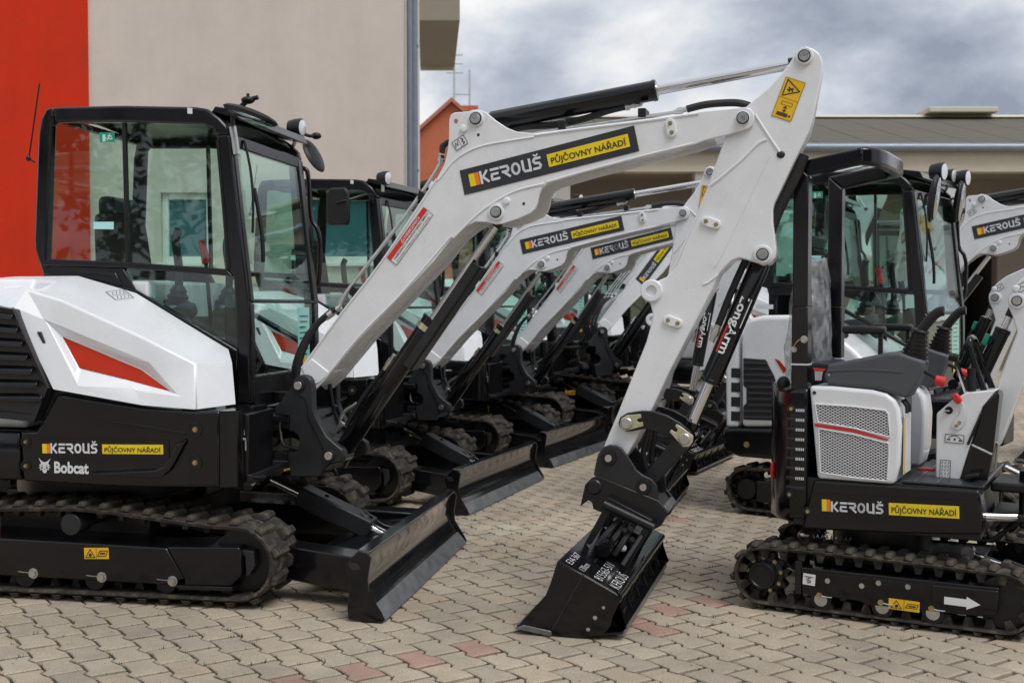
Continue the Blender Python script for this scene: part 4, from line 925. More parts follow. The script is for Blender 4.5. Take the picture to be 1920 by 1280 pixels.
# ================================================================ BOOM, ARM AND BUCKET (in the boom frame FB)
YN, YF = BC - .125, BC + .125
def cyl_between(K, fr, a, b, split, r_b, r_r, name, rod_end=True):
    """hydraulic cylinder: barrel from a, rod to b; split = share of the length taken by the barrel"""
    a, b = Vector(a), Vector(b); d = (b - a).normalized(); L_ = (b - a).length; e = a + d * (L_ * split)
    m = MB(); m.lathe(a + d * .03, d, [(0, r_b * .8), (.012, r_b), (L_ * split - .05, r_b), (L_ * split - .048, r_b * 1.06), (L_ * split - .034, r_b * 1.06), (L_ * split - .03, r_b * .95)], 24)
    p = K.part(name, m, BLACK, fr)
    m = MB(); m.cyl(a + Vector((0, -.05, 0)), a + Vector((0, .05, 0)), r_b * .95, n=20); K.sub(p, 'barrel_eye', m, BLACK)
    m = MB(); m.lathe(e - d * .005, d, [(0, r_b * .93), (.004, r_b * .93), (.006, r_r * 1.25), (.010, r_r * 1.2)], 24); K.sub(p, 'gland', m, STEEL)
    m = MB(); m.cyl(e, b - d * .03, r_r, n=20); K.sub(p, 'rod', m, CHROME)
    m = MB(); m.cyl(b + Vector((0, -.05, 0)), b + Vector((0, .05, 0)), r_r * 1.7, n=20); m.cyl(b - d * .07, b - d * .02, r_r * 1.25, n=16); K.sub(p, 'rod_eye', m, BLACK)
    return p, a, d, e
def hose(K, fr, pts, y, r=.011, name='hose', m_=None, sub=5):
    P = [FB.P(a, b, y if not isinstance(y, (list, tuple)) else y[i]) for i, (a, b) in enumerate(pts)]
    return K.part(name, MB().tube(P, r, 8, sub), m_ or HOSE, fr)
def fitting(K, part, px, y, r=.014):
    a, b = FB.P(*px[0], y), FB.P(*px[1], y); d = b - a; m = MB(); m.lathe(a, d, [(0, r * .8), (d.length * .2, r * .8), (d.length * .2, r * 1.15), (d.length * .5, r * 1.15), (d.length * .5, r * .85), (d.length * .8, r * .85), (d.length * .8, r), (d.length, r)], 8); K.sub(part, 'fitting', m, STEEL)
def boom(K):
    out = [(560, 712), (565, 687), (640, 585), (717, 486), (820, 332), (833, 308), (838, 287), (841, 265), (842, 224), (845, 215), (852, 211), (879, 209), (885, 206.5), (894, 205.5), (903, 207), (912, 211), (929, 225.5), (951, 240), (969, 247), (1001, 250), (1082, 239.5), (1203, 224), (1312, 209), (1397, 201), (1407, 204), (1413, 212), (1415, 222), (1412, 233), (1404, 241), (1365, 253), (1320, 264), (1301, 272), (1203, 296),
           (1104, 322), (1030, 343), (1017, 352), (1011, 364), (1008, 380), (1004, 391), (995, 400), (971, 411), (942, 420), (929, 421), (912, 417), (892, 416), (873, 426), (848, 446), (815, 489), (750, 557), (672, 637), (608, 714), (588, 733), (572, 737), (563, 728)]
    box = [(566, 700), (568, 690), (640, 591), (720, 490), (824, 336), (850, 303), (876, 284), (905, 273), (950, 265), (1001, 258), (1082, 246), (1203, 231), (1312, 218), (1335, 218), (1335, 257), (1301, 266), (1203, 290), (1104, 316), (1017, 340), (965, 356), (925, 377), (890, 402), (848, 440), (812, 483), (747, 552), (668, 632), (606, 708), (588, 725)]
    op = FB.xz(out, YN); b = K.part('boom', MB().prism(FB.xz(box, YN), YN + .014, YF - .014), WHITE, 'B', .005)
    K.sub(b, 'side_plate', MB().prism(op, YN, YN + .020), WHITE, .004); K.sub(b, 'side_plate', MB().prism(op, YF - .020, YF), WHITE, .004)
    # flange beads along the box edges and round the ears
    for pts, r in (([(822, 338), (850, 303), (878, 284), (907, 273), (955, 264), (1001, 257)], .0055), ([(1020, 345), (970, 357), (930, 377), (893, 404), (850, 446)], .0055), ([(566, 690), (640, 588), (717, 489), (819, 336)], .006), ([(1003, 254), (1082, 243), (1203, 228), (1310, 213)], .006), ([(610, 708), (672, 632), (750, 553), (846, 443)], .005), ([(1024, 342), (1104, 319), (1203, 293), (1300, 269)], .005)):
        P = [FB.P(x, y, YN) for x, y in pts]; K.sub(b, 'weld_bead', MB().tube(P, r, 6, 3), WHITE)
    for px, py, r, bs in ((931, 398, .022, .038), (893, 223, .0235, .036), (1393, 222, .0225, .030)): pin(K, FB.P(px, py, YN), b, r, bs)
    for px, py, r in ((870, 242, .019), (950, 377, .019)): m = MB(); m.lathe(FB.P(px, py, YN), (0, -1, 0), [(0, r), (.004, r), (.008, r * .8), (.012, r * .75), (.014, 0)], 8); K.sub(b, 'plug', m, WHITE)
    for px, py in ((897, 253), (982, 382)): m = MB(); m.cyl(FB.P(px, py, YN) + Vector((0, -.001, 0)), FB.P(px, py, YN) + Vector((0, .003, 0)), .007, n=12); K.sub(b, 'hole', m, S_BLK)
    m = MB(); q = FB.xz([(851, 226), (855, 222), (859, 226), (857, 232), (853, 231)], YN); m.prism(q, YN - .001, YN + .003); K.sub(b, 'hole', m, TILE)
    # foot collar
    K.sub(b, 'foot_gusset', MB().prism(FB.xz([(566, 688), (585, 672), (617, 697), (604, 714), (590, 722), (572, 705)], YN), YN - .006, YF + .006), WHITE, .004)
    # oval bolt plate
    def oval(fr, part, c0, c1, y, r, bolts):
        a, e = FB.P(*c0, y), FB.P(*c1, y); d = (e - a).normalized(); n_ = Vector((-d.z, 0, d.x)); pts = []
        for i in range(9): t = R(90 + 180 * i / 8); v_ = a + (d * math.cos(t) + n_ * math.sin(t)) * r; pts.append((v_.x, v_.z))
        for i in range(9): t = R(-90 + 180 * i / 8); v_ = e + (d * math.cos(t) + n_ * math.sin(t)) * r; pts.append((v_.x, v_.z))
        K.sub(part, 'bolt_plate', MB().prism(pts, y - .013, y + .002), WHITE, .003)
        for q in (a, e): m = MB(); bolt(m, q + Vector((0, -.012, 0)), (0, -1, 0), .0075, .009); K.sub(part, 'bolt', m, BRASS)
    oval('B', b, (1257, 232), (1260, 249), YN, .022, 2)
    # decals
    sh, W_, H_ = sheet_px(FB, YN, (871.4, 366), (1199, 283.5), (862, 320), .0025); p = hire_decal(K, 'B', 'hire_decal', sh, W_, H_); p['tag'] = 'dec_hi'
    sh2, W2, H2 = sheet_px(FB, YN, (736, 545), (862, 372), (707, 512), .0025); p = hire_decal(K, 'B', 'hire_decal', sh2, W2, H2); p['tag'] = 'dec_lo'
    sh3, W3, H3 = sheet_px(FB, YN, (744, 498), (813, 403), (726, 483), .0025)
    p = sticker(K, 'B', 'danger_sticker', sh3, W3, H3, S_WHT, [(S_RED, lambda a: sh3.rect(a, 0, H3 * .60, W3, H3, .0014)),
        (S_WHT, lambda a: (sh3.text(a, 'NEBEZPEČÍ', W3 * .43, H3 * .69, H3 * .21, .0028, W3 * .40, .01), sh3.stroke(a, [(W3 * .34, H3 * .69), (W3 * .41, H3 * .69), (W3 * .375, H3 * .93)], H3 * .04, .0028, True))),
        (S_BLK, lambda a: (sh3.text(a, 'NEBEZPEČÍ ZRANĚNÍ NEBO SMRTI', W3 * .06, H3 * .36, H3 * .16, .0014, W3 * .90, .008), sh3.text(a, 'Dodržujte vzdálenost min. 3 m od stroje', W3 * .06, H3 * .12, H3 * .13, .0014, W3 * .88, .002), frame_strokes(sh3, W3, H3, H3 * .03)(a)))])
    p['tag'] = 'dec_hi'
    sh4, W4, H4 = sheet_px(FB, YN, (856.5, 284), (879, 268.5), (846, 268), .0025)
    sticker(K, 'B', 'lifting_sticker', sh4, W4, H4, S_WHT, [(S_BLK, lambda a: (frame_strokes(sh4, W4, H4, H4 * .05)(a), sh4.stroke(a, [(W4 * .1, H4 * .3), (W4 * .22, H4 * .75), (W4 * .3, H4 * .35), (W4 * .42, H4 * .8)], H4 * .06, .0015), sh4.stroke(a, [(W4 * .5, H4 * .1), (W4 * .5, H4 * .9)], H4 * .04, .0015), sh4.stroke(a, [(W4 * .68, H4 * .8), (W4 * .8, H4 * .65), (W4 * .68, H4 * .5), (W4 * .8, H4 * .3), (W4 * .65, H4 * .2)], H4 * .1, .0015)))])
    # pipes and hoses
    for dy in (.03, .065, .10, .135):
        k = dy * 60
        hose(K, 'B', [(640 - k, 574), (655 - k * .4, 543), (743 - k * .3, 429), (800 - k * .3, 350), (829 - k * .2, 303)], YN + dy, .0075, 'steel_pipe', STEEL)
        h = hose(K, 'B', [(829 - k * .2, 303), (829, 288), (834 - k * .5, 273), (850, 262)], YN + dy, .0125); fitting(K, h, [(827 - k * .2, 306), (829 - k * .2, 288)], YN + dy)
        h = hose(K, 'B', [(632 - k * .8, 580), (600 - k, 602 + k), (577 - k * .8, 640), (562 - k * 1.2, 690), (566 - k, 740), (556 - k, 780)], YN + dy, .0155); fitting(K, h, [(612 - k, 594 + k * .8), (640 - k * .8, 575)], YN + dy, .016)
    c1 = K.part('hose_clamp', MB().prism(FB.xz([(652, 551), (658, 535), (668, 541), (660, 558)], YN), YN + .01, YF - .06), BLKPL, 'B', .003)
    K.sub(c1, 'clamp_block', MB().prism(FB.xz([(780, 373), (784, 356), (797, 363), (788, 378)], YN), YN + .01, YF - .06), BLKPL, .003)
    for dy in (.04, .10):
        hose(K, 'B', [(990, 254), (1010, 249), (1082, 238), (1203, 220), (1262, 211), (1288, 205)], YN + dy, .0075, 'steel_pipe', STEEL)
        h = hose(K, 'B', [(1288, 205), (1320, 197), (1355, 193.5), (1388, 194), (1420, 204)], YN + dy, .0165); fitting(K, h, [(1264, 211), (1294, 203)], YN + dy, .014)
    hose(K, 'B', [(955, 246), (985, 238), (1040, 234), (1095, 223), (1140, 208), (1178, 199)], BC, .016)
    f_ = hose(K, 'B', [(1178, 199), (1200, 196), (1202, 190)], BC, .011, 'steel_pipe', STEEL); fitting(K, f_, [(1168, 202), (1192, 196)], BC, .016)
    for x, y in ((1062, 240), (1210, 218)): q = FB.P(x, y, BC); K.part('hose_clamp', MB().box(q.x - .018, q.x + .018, YN + .02, YN + .13, q.z - .02, q.z + .02), BLKPL, 'B', .004)
    # cylinders
    ax = lambda px, y=BC: FB.P(px[0], px[1], YN)
    A = lambda px: Vector((ax(px).x, BC, ax(px).z))
    cyl_between(K, 'B', A((893, 223)), A((1508, 105)), .557, .046, .0235, 'arm_cylinder')
    p, a, d, e = cyl_between(K, 'B', A((622, 853)), A((931, 398)), .575, .047, .0185, 'boom_cylinder')
    up = Vector((-d.z, 0, d.x))
    m = MB(); m.lathe(e - d * .07, d, [(0, .052), (.028, .052)], 24); K.sub(p, 'clamp_band', m, ZINC)
    m = MB(); m.box(-.02, .02, -.05, .05, -.02, .02)
    g0, g1 = e - d * .26 - up * .062, e + d * .34 - up * .062; s_ = Vector((0, .05, 0)); t_ = up * .007
    K.sub(p, 'rod_guard', MB().hexa([g0 - s_ - t_, g0 + s_ - t_, g0 + s_ + t_, g0 - s_ + t_], [g1 - s_ - t_, g1 + s_ - t_, g1 + s_ + t_, g1 - s_ + t_]), CHAR, .003)
    K.sub(p, 'rod_guard_flange', MB().hexa([g0 - s_ - t_, g0 - s_ * .88 - t_, g0 - s_ * .88 + up * .045, g0 - s_ + up * .045], [g1 - s_ - t_, g1 - s_ * .88 - t_, g1 - s_ * .88 + up * .045, g1 - s_ + up * .045]), CHAR, .003)
    o = a + d * .12 + up * .058; m = MB().tube([o, o + d * .16 + up * .012, o + d * .34], .011, 8, 3); K.sub(p, 'hose', m, HOSE)
    m = MB(); m.lathe(o + d * .34, d, [(0, .012), (.03, .012), (.03, .016), (.06, .016), (.06, .011), (.09, .011)], 8); K.sub(p, 'fitting', m, STEEL)
    m = MB(); m.tube([o + d * .0, o + up * .03 - d * .02, o + up * .05 + d * .04, o + up * .02 + d * .12], .009, 8, 4); K.sub(p, 'steel_pipe', m, STEEL)
    m = MB(); m.lathe(o - d * .06 + up * .02, d, [(0, .011), (.03, .011), (.03, .016), (.06, .016)], 8); K.sub(p, 'fitting', m, STEEL)
def swing_bracket(K):
    yn, yf = BC - .165, BC + .165
    o = [(548, 724), (549, 714), (554, 707), (562, 703), (571, 702.5), (579, 706), (584, 713), (586, 722), (587, 765), (593, 782), (612, 817), (630, 833), (643, 842), (646, 855), (641, 866), (617, 870), (606, 879), (599, 894), (545, 894), (543, 881), (540, 864), (538, 849), (551, 848), (559, 840), (561.5, 828), (558, 816), (549, 809), (541, 809), (543, 791), (542, 780), (514, 776), (516, 761), (527, 752), (532, 740)]
    op = FB.xz(o, yn); b = K.part('swing_bracket', MB().prism(op, yn, yn + .045), CHAR, 'B', .006); K.sub(b, 'cheek', MB().prism(op, yf - .045, yf), CHAR, .006)
    mid = FB.xz([(516, 765), (580, 770), (590, 800), (610, 835), (600, 888), (548, 888), (544, 866), (552, 852), (563, 840), (565, 828), (560, 812), (548, 806), (546, 785)], yn)
    K.sub(b, 'web', MB().prism(mid, yn + .046, yf - .046), CHAR, .006)
    rb = FB.xz([(549, 724), (562, 740), (572, 750), (579, 765), (582, 782), (591, 800), (607, 835), (612, 862), (618, 869), (606, 878), (598, 893), (604, 879), (600, 860), (596, 835), (583, 803), (574, 783), (571, 768), (565, 755), (552, 742)], yn)
    K.sub(b, 'raised_edge', MB().prism(FB.xz([(550, 722), (555, 709), (563, 704), (571, 703.5), (579, 707), (584, 714), (586, 722), (587, 765), (593, 782), (612, 817), (630, 833), (642, 843), (644, 855), (640, 865), (622, 868), (612, 858), (606, 838), (590, 806), (578, 782), (577, 762), (572, 748), (560, 740)], yn), yn - .008, yn + .002), CHAR, .004)
    for px, py in ((563, 722), (620, 853)):
        c = FB.P(px, py, yn); pin(K, c + Vector((0, -.008, 0)), b, .021, .030, bm=CHAR)
    # curved hose saddle in front of the bracket, and fittings in the gap
    m = MB().tube([FB.P(x, y, BC + .1) for x, y in ((617, 715), (622, 745), (628, 775), (640, 800))], .010, 8, 4); m.tube([FB.P(x, y, BC) for x, y in ((592, 785), (608, 780), (622, 775), (630, 760))], .008, 8, 4); K.part('hose_saddle', m, SATIN, 'B')
    m = MB().tube([FB.P(x, y, BC) for x, y in ((524, 797), (527, 812), (530, 828), (538, 836), (560, 842))], .009, 8, 4); p = K.part('steel_pipe', m, STEEL, 'B'); m = MB(); q = FB.P(524, 797, BC); m.lathe(q, (0, 0, 1), [(-.02, .013), (.02, .013), (.02, .017), (.04, .017)], 8); K.sub(p, 'fitting', m, STEEL)
    for k in range(3): hose(K, 'B', [(482, 842 - k * 6), (510, 826 - k * 6), (545, 816 - k * 4), (562, 822 - k * 2)], BC + .02 + .03 * k, .011)
    K.part('swing_stop', MB().prism(FB.xz([(513, 848), (538, 848), (538, 861), (513, 861)], BC - .1), BC - .1, BC), CHAR, 'B', .004)
    m = MB(); m.cyl((0, BC + .13, .56), (0, BC + .13, .92), .045); K.part('swing_pin', m, SATIN, 'B')
def arm(K):
    yn, yf = BC - .103, BC + .103
    ou = [(1399, 200), (1416, 185), (1440, 165), (1462, 141), (1478, 122), (1485, 111), (1491, 98), (1500, 90), (1512, 87), (1524, 91), (1534, 98), (1540, 107), (1542.5, 118), (1542, 130), (1526, 216), (1517, 247), (1489, 303), (1452, 380), (1449, 391), (1449, 414), (1455, 466), (1454, 482), (1445, 493), (1431, 498), (1419, 493), (1399, 487), (1386, 484), (1372, 489), (1347, 514), (1336, 541), (1255, 697), (1225, 762), (1190, 829), (1178, 850), (1160, 872), (1140, 873), (1131, 862), (1133, 834), (1160, 770), (1212, 640), (1220, 611), (1224, 590), (1219, 568), (1207, 553), (1206, 540), (1214, 531), (1232, 527), (1250, 519), (1262, 505), (1268, 497), (1326, 350), (1361, 254), (1378, 222)]
    op = FB.xz(ou, yn); b = K.part('arm', MB().prism(op, yn, yf), WHITE, 'A', .006)
    for pts, r in (([(1416, 214), (1420, 222), (1441, 255), (1463, 287)], .006), ([(1437, 262), (1420, 270), (1390, 300), (1345, 338), (1328, 350)], .0065), ([(1443, 292), (1400, 380), (1362, 460), (1341, 500)], .004), ([(1347, 514), (1330, 528), (1319, 533)], .006), ([(1264, 500), (1330, 352), (1362, 262)], .005)):
        K.sub(b, 'weld_bead', MB().tube([FB.P(x, y, yn) for x, y in pts], r, 6, 3), WHITE)
    m = MB(); m.ellip(FB.P(1464, 290, yn), .018, .008, .016); K.sub(b, 'scallop', m, CHAR)
    for px, py, r, bs in ((1508, 106, .022, .038), (1430, 477, .022, .040)): pin(K, FB.P(px, py, yn), b, r, bs)
    m = MB(); m.lathe(FB.P(1222, 545, yn), (0, -1, 0), [(0, .05), (.012, .05), (.016, .045), (.016, .025), (.002, .022), (.002, 0)], 24); K.sub(b, 'eye_boss', m, WHITE)
    def oval(c0, c1, y, r):
        a, e = FB.P(*c0, y), FB.P(*c1, y); d = (e - a).normalized(); n_ = Vector((-d.z, 0, d.x)); pts = []
        for i in range(9): t = R(90 + 180 * i / 8); v_ = a + (d * math.cos(t) + n_ * math.sin(t)) * r; pts.append((v_.x, v_.z))
        for i in range(9): t = R(-90 + 180 * i / 8); v_ = e + (d * math.cos(t) + n_ * math.sin(t)) * r; pts.append((v_.x, v_.z))
        K.sub(b, 'bolt_plate', MB().prism(pts, y - .013, y + .002), WHITE, .003)
        for q in (a, e): m = MB(); bolt(m, q + Vector((0, -.012, 0)), (0, -1, 0), .0075, .009); K.sub(b, 'bolt', m, BRASS)
    oval((1324, 415), (1343, 421), yn, .021); oval((1253, 600), (1271, 606), yn, .021)
    sh, W_, H_ = sheet_px(FB, yn, (1446, 217), (1483, 229), (1474, 144), .0025)
    def prints(a):
        frame_strokes(sh, W_, H_, W_ * .015)(a); sh.stroke(a, [(0, H_ * .5), (W_, H_ * .5)], W_ * .015, .0015)
        sh.stroke(a, [(W_ * .15, H_ * .55), (W_ * .15, H_ * .95), (W_ * .88, H_ * .75)], W_ * .05, .0015, True)
        for q in ([(.32, .78), (.42, .74), (.55, .77)], [(.42, .74), (.40, .68)], [(.48, .76), (.56, .70)], [(.30, .72), (.40, .70)]): sh.stroke(a, [(x * W_, y * H_) for x, y in q], W_ * .06, .0015)
        sh.stroke(a, [(W_ * .25, H_ * .42), (W_ * .78, H_ * .42), (W_ * .78, H_ * .34), (W_ * .25, H_ * .34)], W_ * .02, .0015, True)
        sh.stroke(a, [(W_ * .5, H_ * .31), (W_ * .5, H_ * .18)], W_ * .04, .0015); sh.stroke(a, [(W_ * .42, H_ * .27), (W_ * .5, H_ * .31), (W_ * .58, H_ * .27)], W_ * .04, .0015); sh.stroke(a, [(W_ * .42, H_ * .22), (W_ * .5, H_ * .18), (W_ * .58, H_ * .22)], W_ * .04, .0015)
        for y in (.08, .11, .14): sh.stroke(a, [(W_ * .2, H_ * y), (W_ * .72, H_ * y)], W_ * .045, .0015)
        sh.rect(a, W_ * .78, H_ * .09, W_ * .88, H_ * .13, .0015)
    sticker(K, 'A', 'crush_warning_sticker', sh, W_, H_, S_YEL2, [(S_BLK, prints)])
    A = lambda px: Vector((FB.P(px[0], px[1], yn).x, BC, FB.P(px[0], px[1], yn).z))
    p, a, d, e = cyl_between(K, 'A', A((1430, 477)), A((1283, 822)), .70, .046, .0265, 'bucket_cylinder')
    up = Vector((d.z, 0, -d.x)); up = up if up.x < 0 else -up
    # lettering wrapped round the barrel
    side = d.cross(Vector((0, -1, 0))).normalized()
    ls = Sheet(a + d * .20 + Vector((0, -.0468, 0)), d, side, (0, -1, 0), (.0468, 0))
    if side.x < 0: ls = Sheet(a + d * .20 + Vector((0, -.0468, 0)), d, -side, (0, -1, 0), (.0468, 0))
    t = MB(); ls.text(t, 'LongArm', 0, -.016, .040, .0012, .27, .022); lt = K.sub(p, 'lettering', t, S_WHT, recalc=False)
    t = MB(); ls.rect(t, .145, -.030, .27, -.021, .0012); K.sub(p, 'red_bar', t, S_RED, recalc=False)
    t = MB(); ls.rect(t, 0, .029, .135, .034, .0012); K.sub(p, 'white_bar', t, S_WHT, recalc=False)
    o = a + up * .064 + Vector((0, -.02, 0)); m = MB().tube([o + d * .03, o + d * .2 + up * .004, o + d * .36], .016, 8, 3); K.sub(p, 'hose', m, HOSE)
    m = MB(); m.lathe(o + d * .36, d, [(0, .014), (.02, .014), (.02, .018), (.05, .018), (.05, .012), (.08, .012)], 8); K.sub(p, 'fitting', m, STEEL)
    # hose sleeve in front of the arm
    P = [FB.P(x, y, BC) for x, y in ((1505, 290), (1494, 318), (1478, 352), (1458, 392), (1440, 440))]; K.part('hose_sleeve', MB().tube(P, .030, 10, 5), HOSE, 'A')
    # links
    zz = zc(1120, 620, 5.3333)
    lk = FB.xz(zz([(215, 920), (235, 860), (300, 820), (450, 797), (560, 803), (700, 845), (830, 920), (930, 1000), (965, 1080), (930, 1150), (870, 1165), (820, 1120), (760, 1080), (650, 1020), (480, 975), (350, 1000), (290, 1005), (235, 970)]), yn - .02)
    L1 = K.part('guide_link', MB().prism(lk, yn - .034, yn - .004), SATIN, 'A', .003); K.sub(L1, 'link_plate', MB().prism(lk, yf + .004, yf + .034), SATIN, .003)
    for q, c in (([(225, 930), (245, 870), (300, 840), (435, 832), (443, 868), (405, 878), (400, 905), (420, 915), (455, 912), (462, 950), (340, 985), (280, 1000), (235, 975)], (295, 925)), ([(790, 930), (830, 950), (960, 1050), (955, 1110), (920, 1155), (860, 1160), (825, 1125), (725, 1010), (740, 985), (775, 1010), (800, 1005), (805, 980), (780, 955)], (872, 1080))):
        K.sub(L1, 'keeper_plate', MB().prism(FB.xz(zz(q), yn - .036), yn - .042, yn - .0345), ZINC, .0015); c = FB.P(*zz([c])[0], yn - .042); m = MB(); m.lathe(c, (0, -1, 0), [(-.004, .026), (.012, .026), (.016, .022), (.016, 0)], 24); K.sub(L1, 'pin', m, STEEL)
    B_ = FB.xz([(1268, 815), (1290, 838), (1262, 872), (1228, 908), (1206, 928), (1190, 905), (1215, 880), (1240, 850)], BC - .05); K.part('tipping_link', MB().prism(B_, BC - .06, BC + .06), CHAR, 'A', .008)
    for k in range(2): hose(K, 'A', [(1225 + 9 * k, 770), (1213 + 14 * k, 820), (1206 + 16 * k, 850), (1212 + 12 * k, 880)], BC + .03 + .04 * k, .013)
    # quick coupler
    U_ = [(1113, 890), (1117, 868), (1121, 852), (1130, 839), (1142, 834), (1155, 835), (1165, 840), (1180, 860), (1193, 881), (1206, 891), (1222, 898), (1231, 911), (1234, 940), (1215, 945), (1160, 922)]
    D_ = [(1109, 896), (1097, 908), (1092, 930), (1088, 949), (1103, 937), (1110, 942), (1112, 954), (1135, 963), (1225, 993), (1240, 985), (1252, 962), (1235, 938), (1180, 916), (1125, 893), (1117, 893)]
    c = K.part('quick_coupler', MB().prism(FB.xz(U_, yn - .045), yn - .045, yn - .02), CHAR, 'A', .004); K.sub(c, 'cheek', MB().prism(FB.xz(U_, yn - .045), yf + .02, yf + .045), CHAR, .004)
    K.sub(c, 'hook_plate', MB().prism(FB.xz(D_, yn - .055), yn - .056, yn - .026), SATIN, .004); K.sub(c, 'hook_plate', MB().prism(FB.xz(D_, yn - .055), yf + .026, yf + .056), SATIN, .004)
    core = FB.xz([(1120, 905), (1180, 918), (1232, 940), (1246, 962), (1236, 982), (1130, 958)], yn - .05); K.sub(c, 'core', MB().prism(core, yn - .024, yf + .024), SATIN, .006)
    K.sub(c, 'latch_bar', MB().prism(FB.xz([(1233, 945), (1254, 938), (1262, 950), (1248, 966), (1236, 960)], BC), BC - .13, BC + .13), WORN, .004)
    for px, py in ((1142, 858), (1207, 912)): pin(K, FB.P(px, py, yn - .045), c, .017, .034, bm=SATIN)
    m = MB(); m.lathe(FB.P(1115, 912, yn - .055), (0, -1, 0), [(0, .034), (.008, .034), (.014, .028), (.014, 0)], 20); K.sub(c, 'pin', m, SATIN)
def bucket(K):
    y0, y1 = BC - .65, BC + .65
    so = [(1045, 1062), (1100, 1092), (1159, 1126), (1162, 1138), (1156, 1152), (1148, 1168), (1145, 1184), (1150, 1193), (1168, 1196), (1166, 1201), (1128, 1202), (1077, 1207), (1033, 1201), (967, 1188)]
    pts = FB.xz(so, y0); zmin = min(z for x, z in pts); pts = [(x, z - zmin) for x, z in pts]
    cx = sum(p[0] for p in pts) / len(pts); cz = sum(p[1] for p in pts) / len(pts) + .02
    P2 = [Vector(p) for p in pts]; n = len(P2); inn = []
    for i in range(n):
        d = (P2[min(i + 1, n - 1)] - P2[max(i - 1, 0)]).normalized(); q = Vector((d.y, -d.x)); q = q if (Vector((cx, cz)) - P2[i]).dot(q) > 0 else -q; inn.append(P2[i] + q * .014)
    b = K.part('ditching_bucket', MB().prism([tuple(p) for p in P2] + [tuple(p) for p in reversed(inn)], y0 + .013, y1 - .013), BLACK, 'G', .003)
    side = [tuple(p) for p in P2[:7]] + [tuple(p) for p in P2[10:]] + [(lambda p: (p[0], p[1] - zmin))(FB.xz([q], y0)[0]) for q in ((984, 1168), (1023, 1126), (1032, 1103))]
    for a, c in ((y0, y0 + .012), (y1 - .012, y1)): K.sub(b, 'end_plate', MB().prism(side, a, c), BLACK, .003)
    tr = lambda q, y: [(x, z - zmin) for x, z in FB.xz(q, y)]
    K.sub(b, 'cutting_edge', MB().prism(tr([(964, 1188), (982, 1181), (1034, 1193), (1034, 1203)], y0), y0 - .004, y1 + .004), WORN, .003)
    K.sub(b, 'rear_lip', MB().prism(tr([(1146, 1190), (1170, 1193), (1170, 1201), (1128, 1203)], y0), y0 + .02, y1 - .02), WORN, .002)
    t0, t1 = Vector((P2[0].x, 0, P2[0].y)), Vector((P2[2].x, 0, P2[2].y))
    K.sub(b, 'top_edge_tube', MB().cyl((P2[2].x - .004, y0 + .013, P2[2].y - .012), (P2[2].x - .004, y1 - .013, P2[2].y - .012), .018, n=14), BLACK)
    for k in range(6):
        y = y0 + .12 + k * .21
        rib = [(P2[3].x, P2[3].y), (P2[5].x + .002, P2[5].y), (P2[7].x, P2[7].y), (P2[7].x + .03, P2[7].y), (P2[5].x + .012, P2[5].y), (P2[3].x + .006, P2[3].y)]
        K.sub(b, 'wear_rib', MB().prism(rib, y - .004, y + .004), SATIN, .001)
    K.sub(b, 'end_crease', MB().tube([(x, y0 - .001, z) for x, z in tr([(1093, 1088), (1072, 1128), (1036, 1190)], y0)], .005, 6, 2), BLACK)
    for px, py, r in ((1132, 1149, .007), (1116, 1168, .009), (1103, 1190, .008)):
        x, z = tr([(px, py)], y0)[0]; m = MB(); m.lathe((x, y0, z), (0, -1, 0), [(0, r), (.004, r), (.006, 0)], 12); K.sub(b, 'stud', m, STEEL)
    # handwriting on the top plate
    e = (t1 - t0).normalized(); nrm = Vector((-e.z, 0, e.x)); nrm = nrm if nrm.z > 0 else -nrm
    sh = Sheet(Vector((t1.x, y0 + .03, t1.z)) + nrm * .0025, (0, 1, 0), -e, nrm); Lt = (t1 - t0).length
    a = MB()
    for s, u, x, w_, h in (('E34-367', .80, .02, .18, .034), ('130cm', .59, .02, .12, .032), ('815563-511', .30, .02, .29, .044), ('KEROUŠ', .03, .03, .24, .050)):
        sh.text(a, s, x, u * Lt, h, 0, w_, -.016)
    K.sub(b, 'handwriting', a, S_WHT, recalc=False)
    # tilt hanger: two gussets, cross bar, cylinders and hoses between
    Pz = lambda f, h: Vector((t0.x, 0, t0.z)) + (t1 - t0) * f + nrm * h
    base = [FB.P(x, y, BC - .2) for x, y in ((1122, 995), (1215, 1040))]
    zsh = Vector((0, 0, 0))
    hg = MB()
    bar0, bar1 = FB.P(1137, 944, BC - .22), FB.P(1222, 988, BC - .22)
    for y in (BC - .22, BC + .2):
        q0, q1 = Vector((bar0.x, y, bar0.z)), Vector((bar1.x, y, bar1.z)); l0, l1 = Pz(.1, 0), Pz(.86, 0)
        hg.hexa([(q0.x, y - .012, q0.z), (q0.x + .03, y - .012, q0.z - .02), (l0.x + .03, y - .012, l0.z), (l0.x, y - .012, l0.z)], [(q0.x, y + .012, q0.z), (q0.x + .03, y + .012, q0.z - .02), (l0.x + .03, y + .012, l0.z), (l0.x, y + .012, l0.z)])
        hg.hexa([(q1.x - .03, y - .012, q1.z + .01), (q1.x, y - .012, q1.z), (l1.x, y - .012, l1.z), (l1.x - .03, y - .012, l1.z)], [(q1.x - .03, y + .012, q1.z + .01), (q1.x, y + .012, q1.z), (l1.x, y + .012, l1.z), (l1.x - .03, y + .012, l1.z)])
    h = K.part('tilt_hanger', hg, SATIN, 'G', .003)
    dd = (bar1 - bar0); u_ = Vector((0, 0, .018))
    for y in (BC - .23, BC + .21):
        o0, o1 = Vector((bar0.x - .01, y, bar0.z)), Vector((bar1.x + .01, y, bar1.z)); K.sub(h, 'hanger_bar', MB().tube([o0, o1], .020, 10, 1), SATIN)
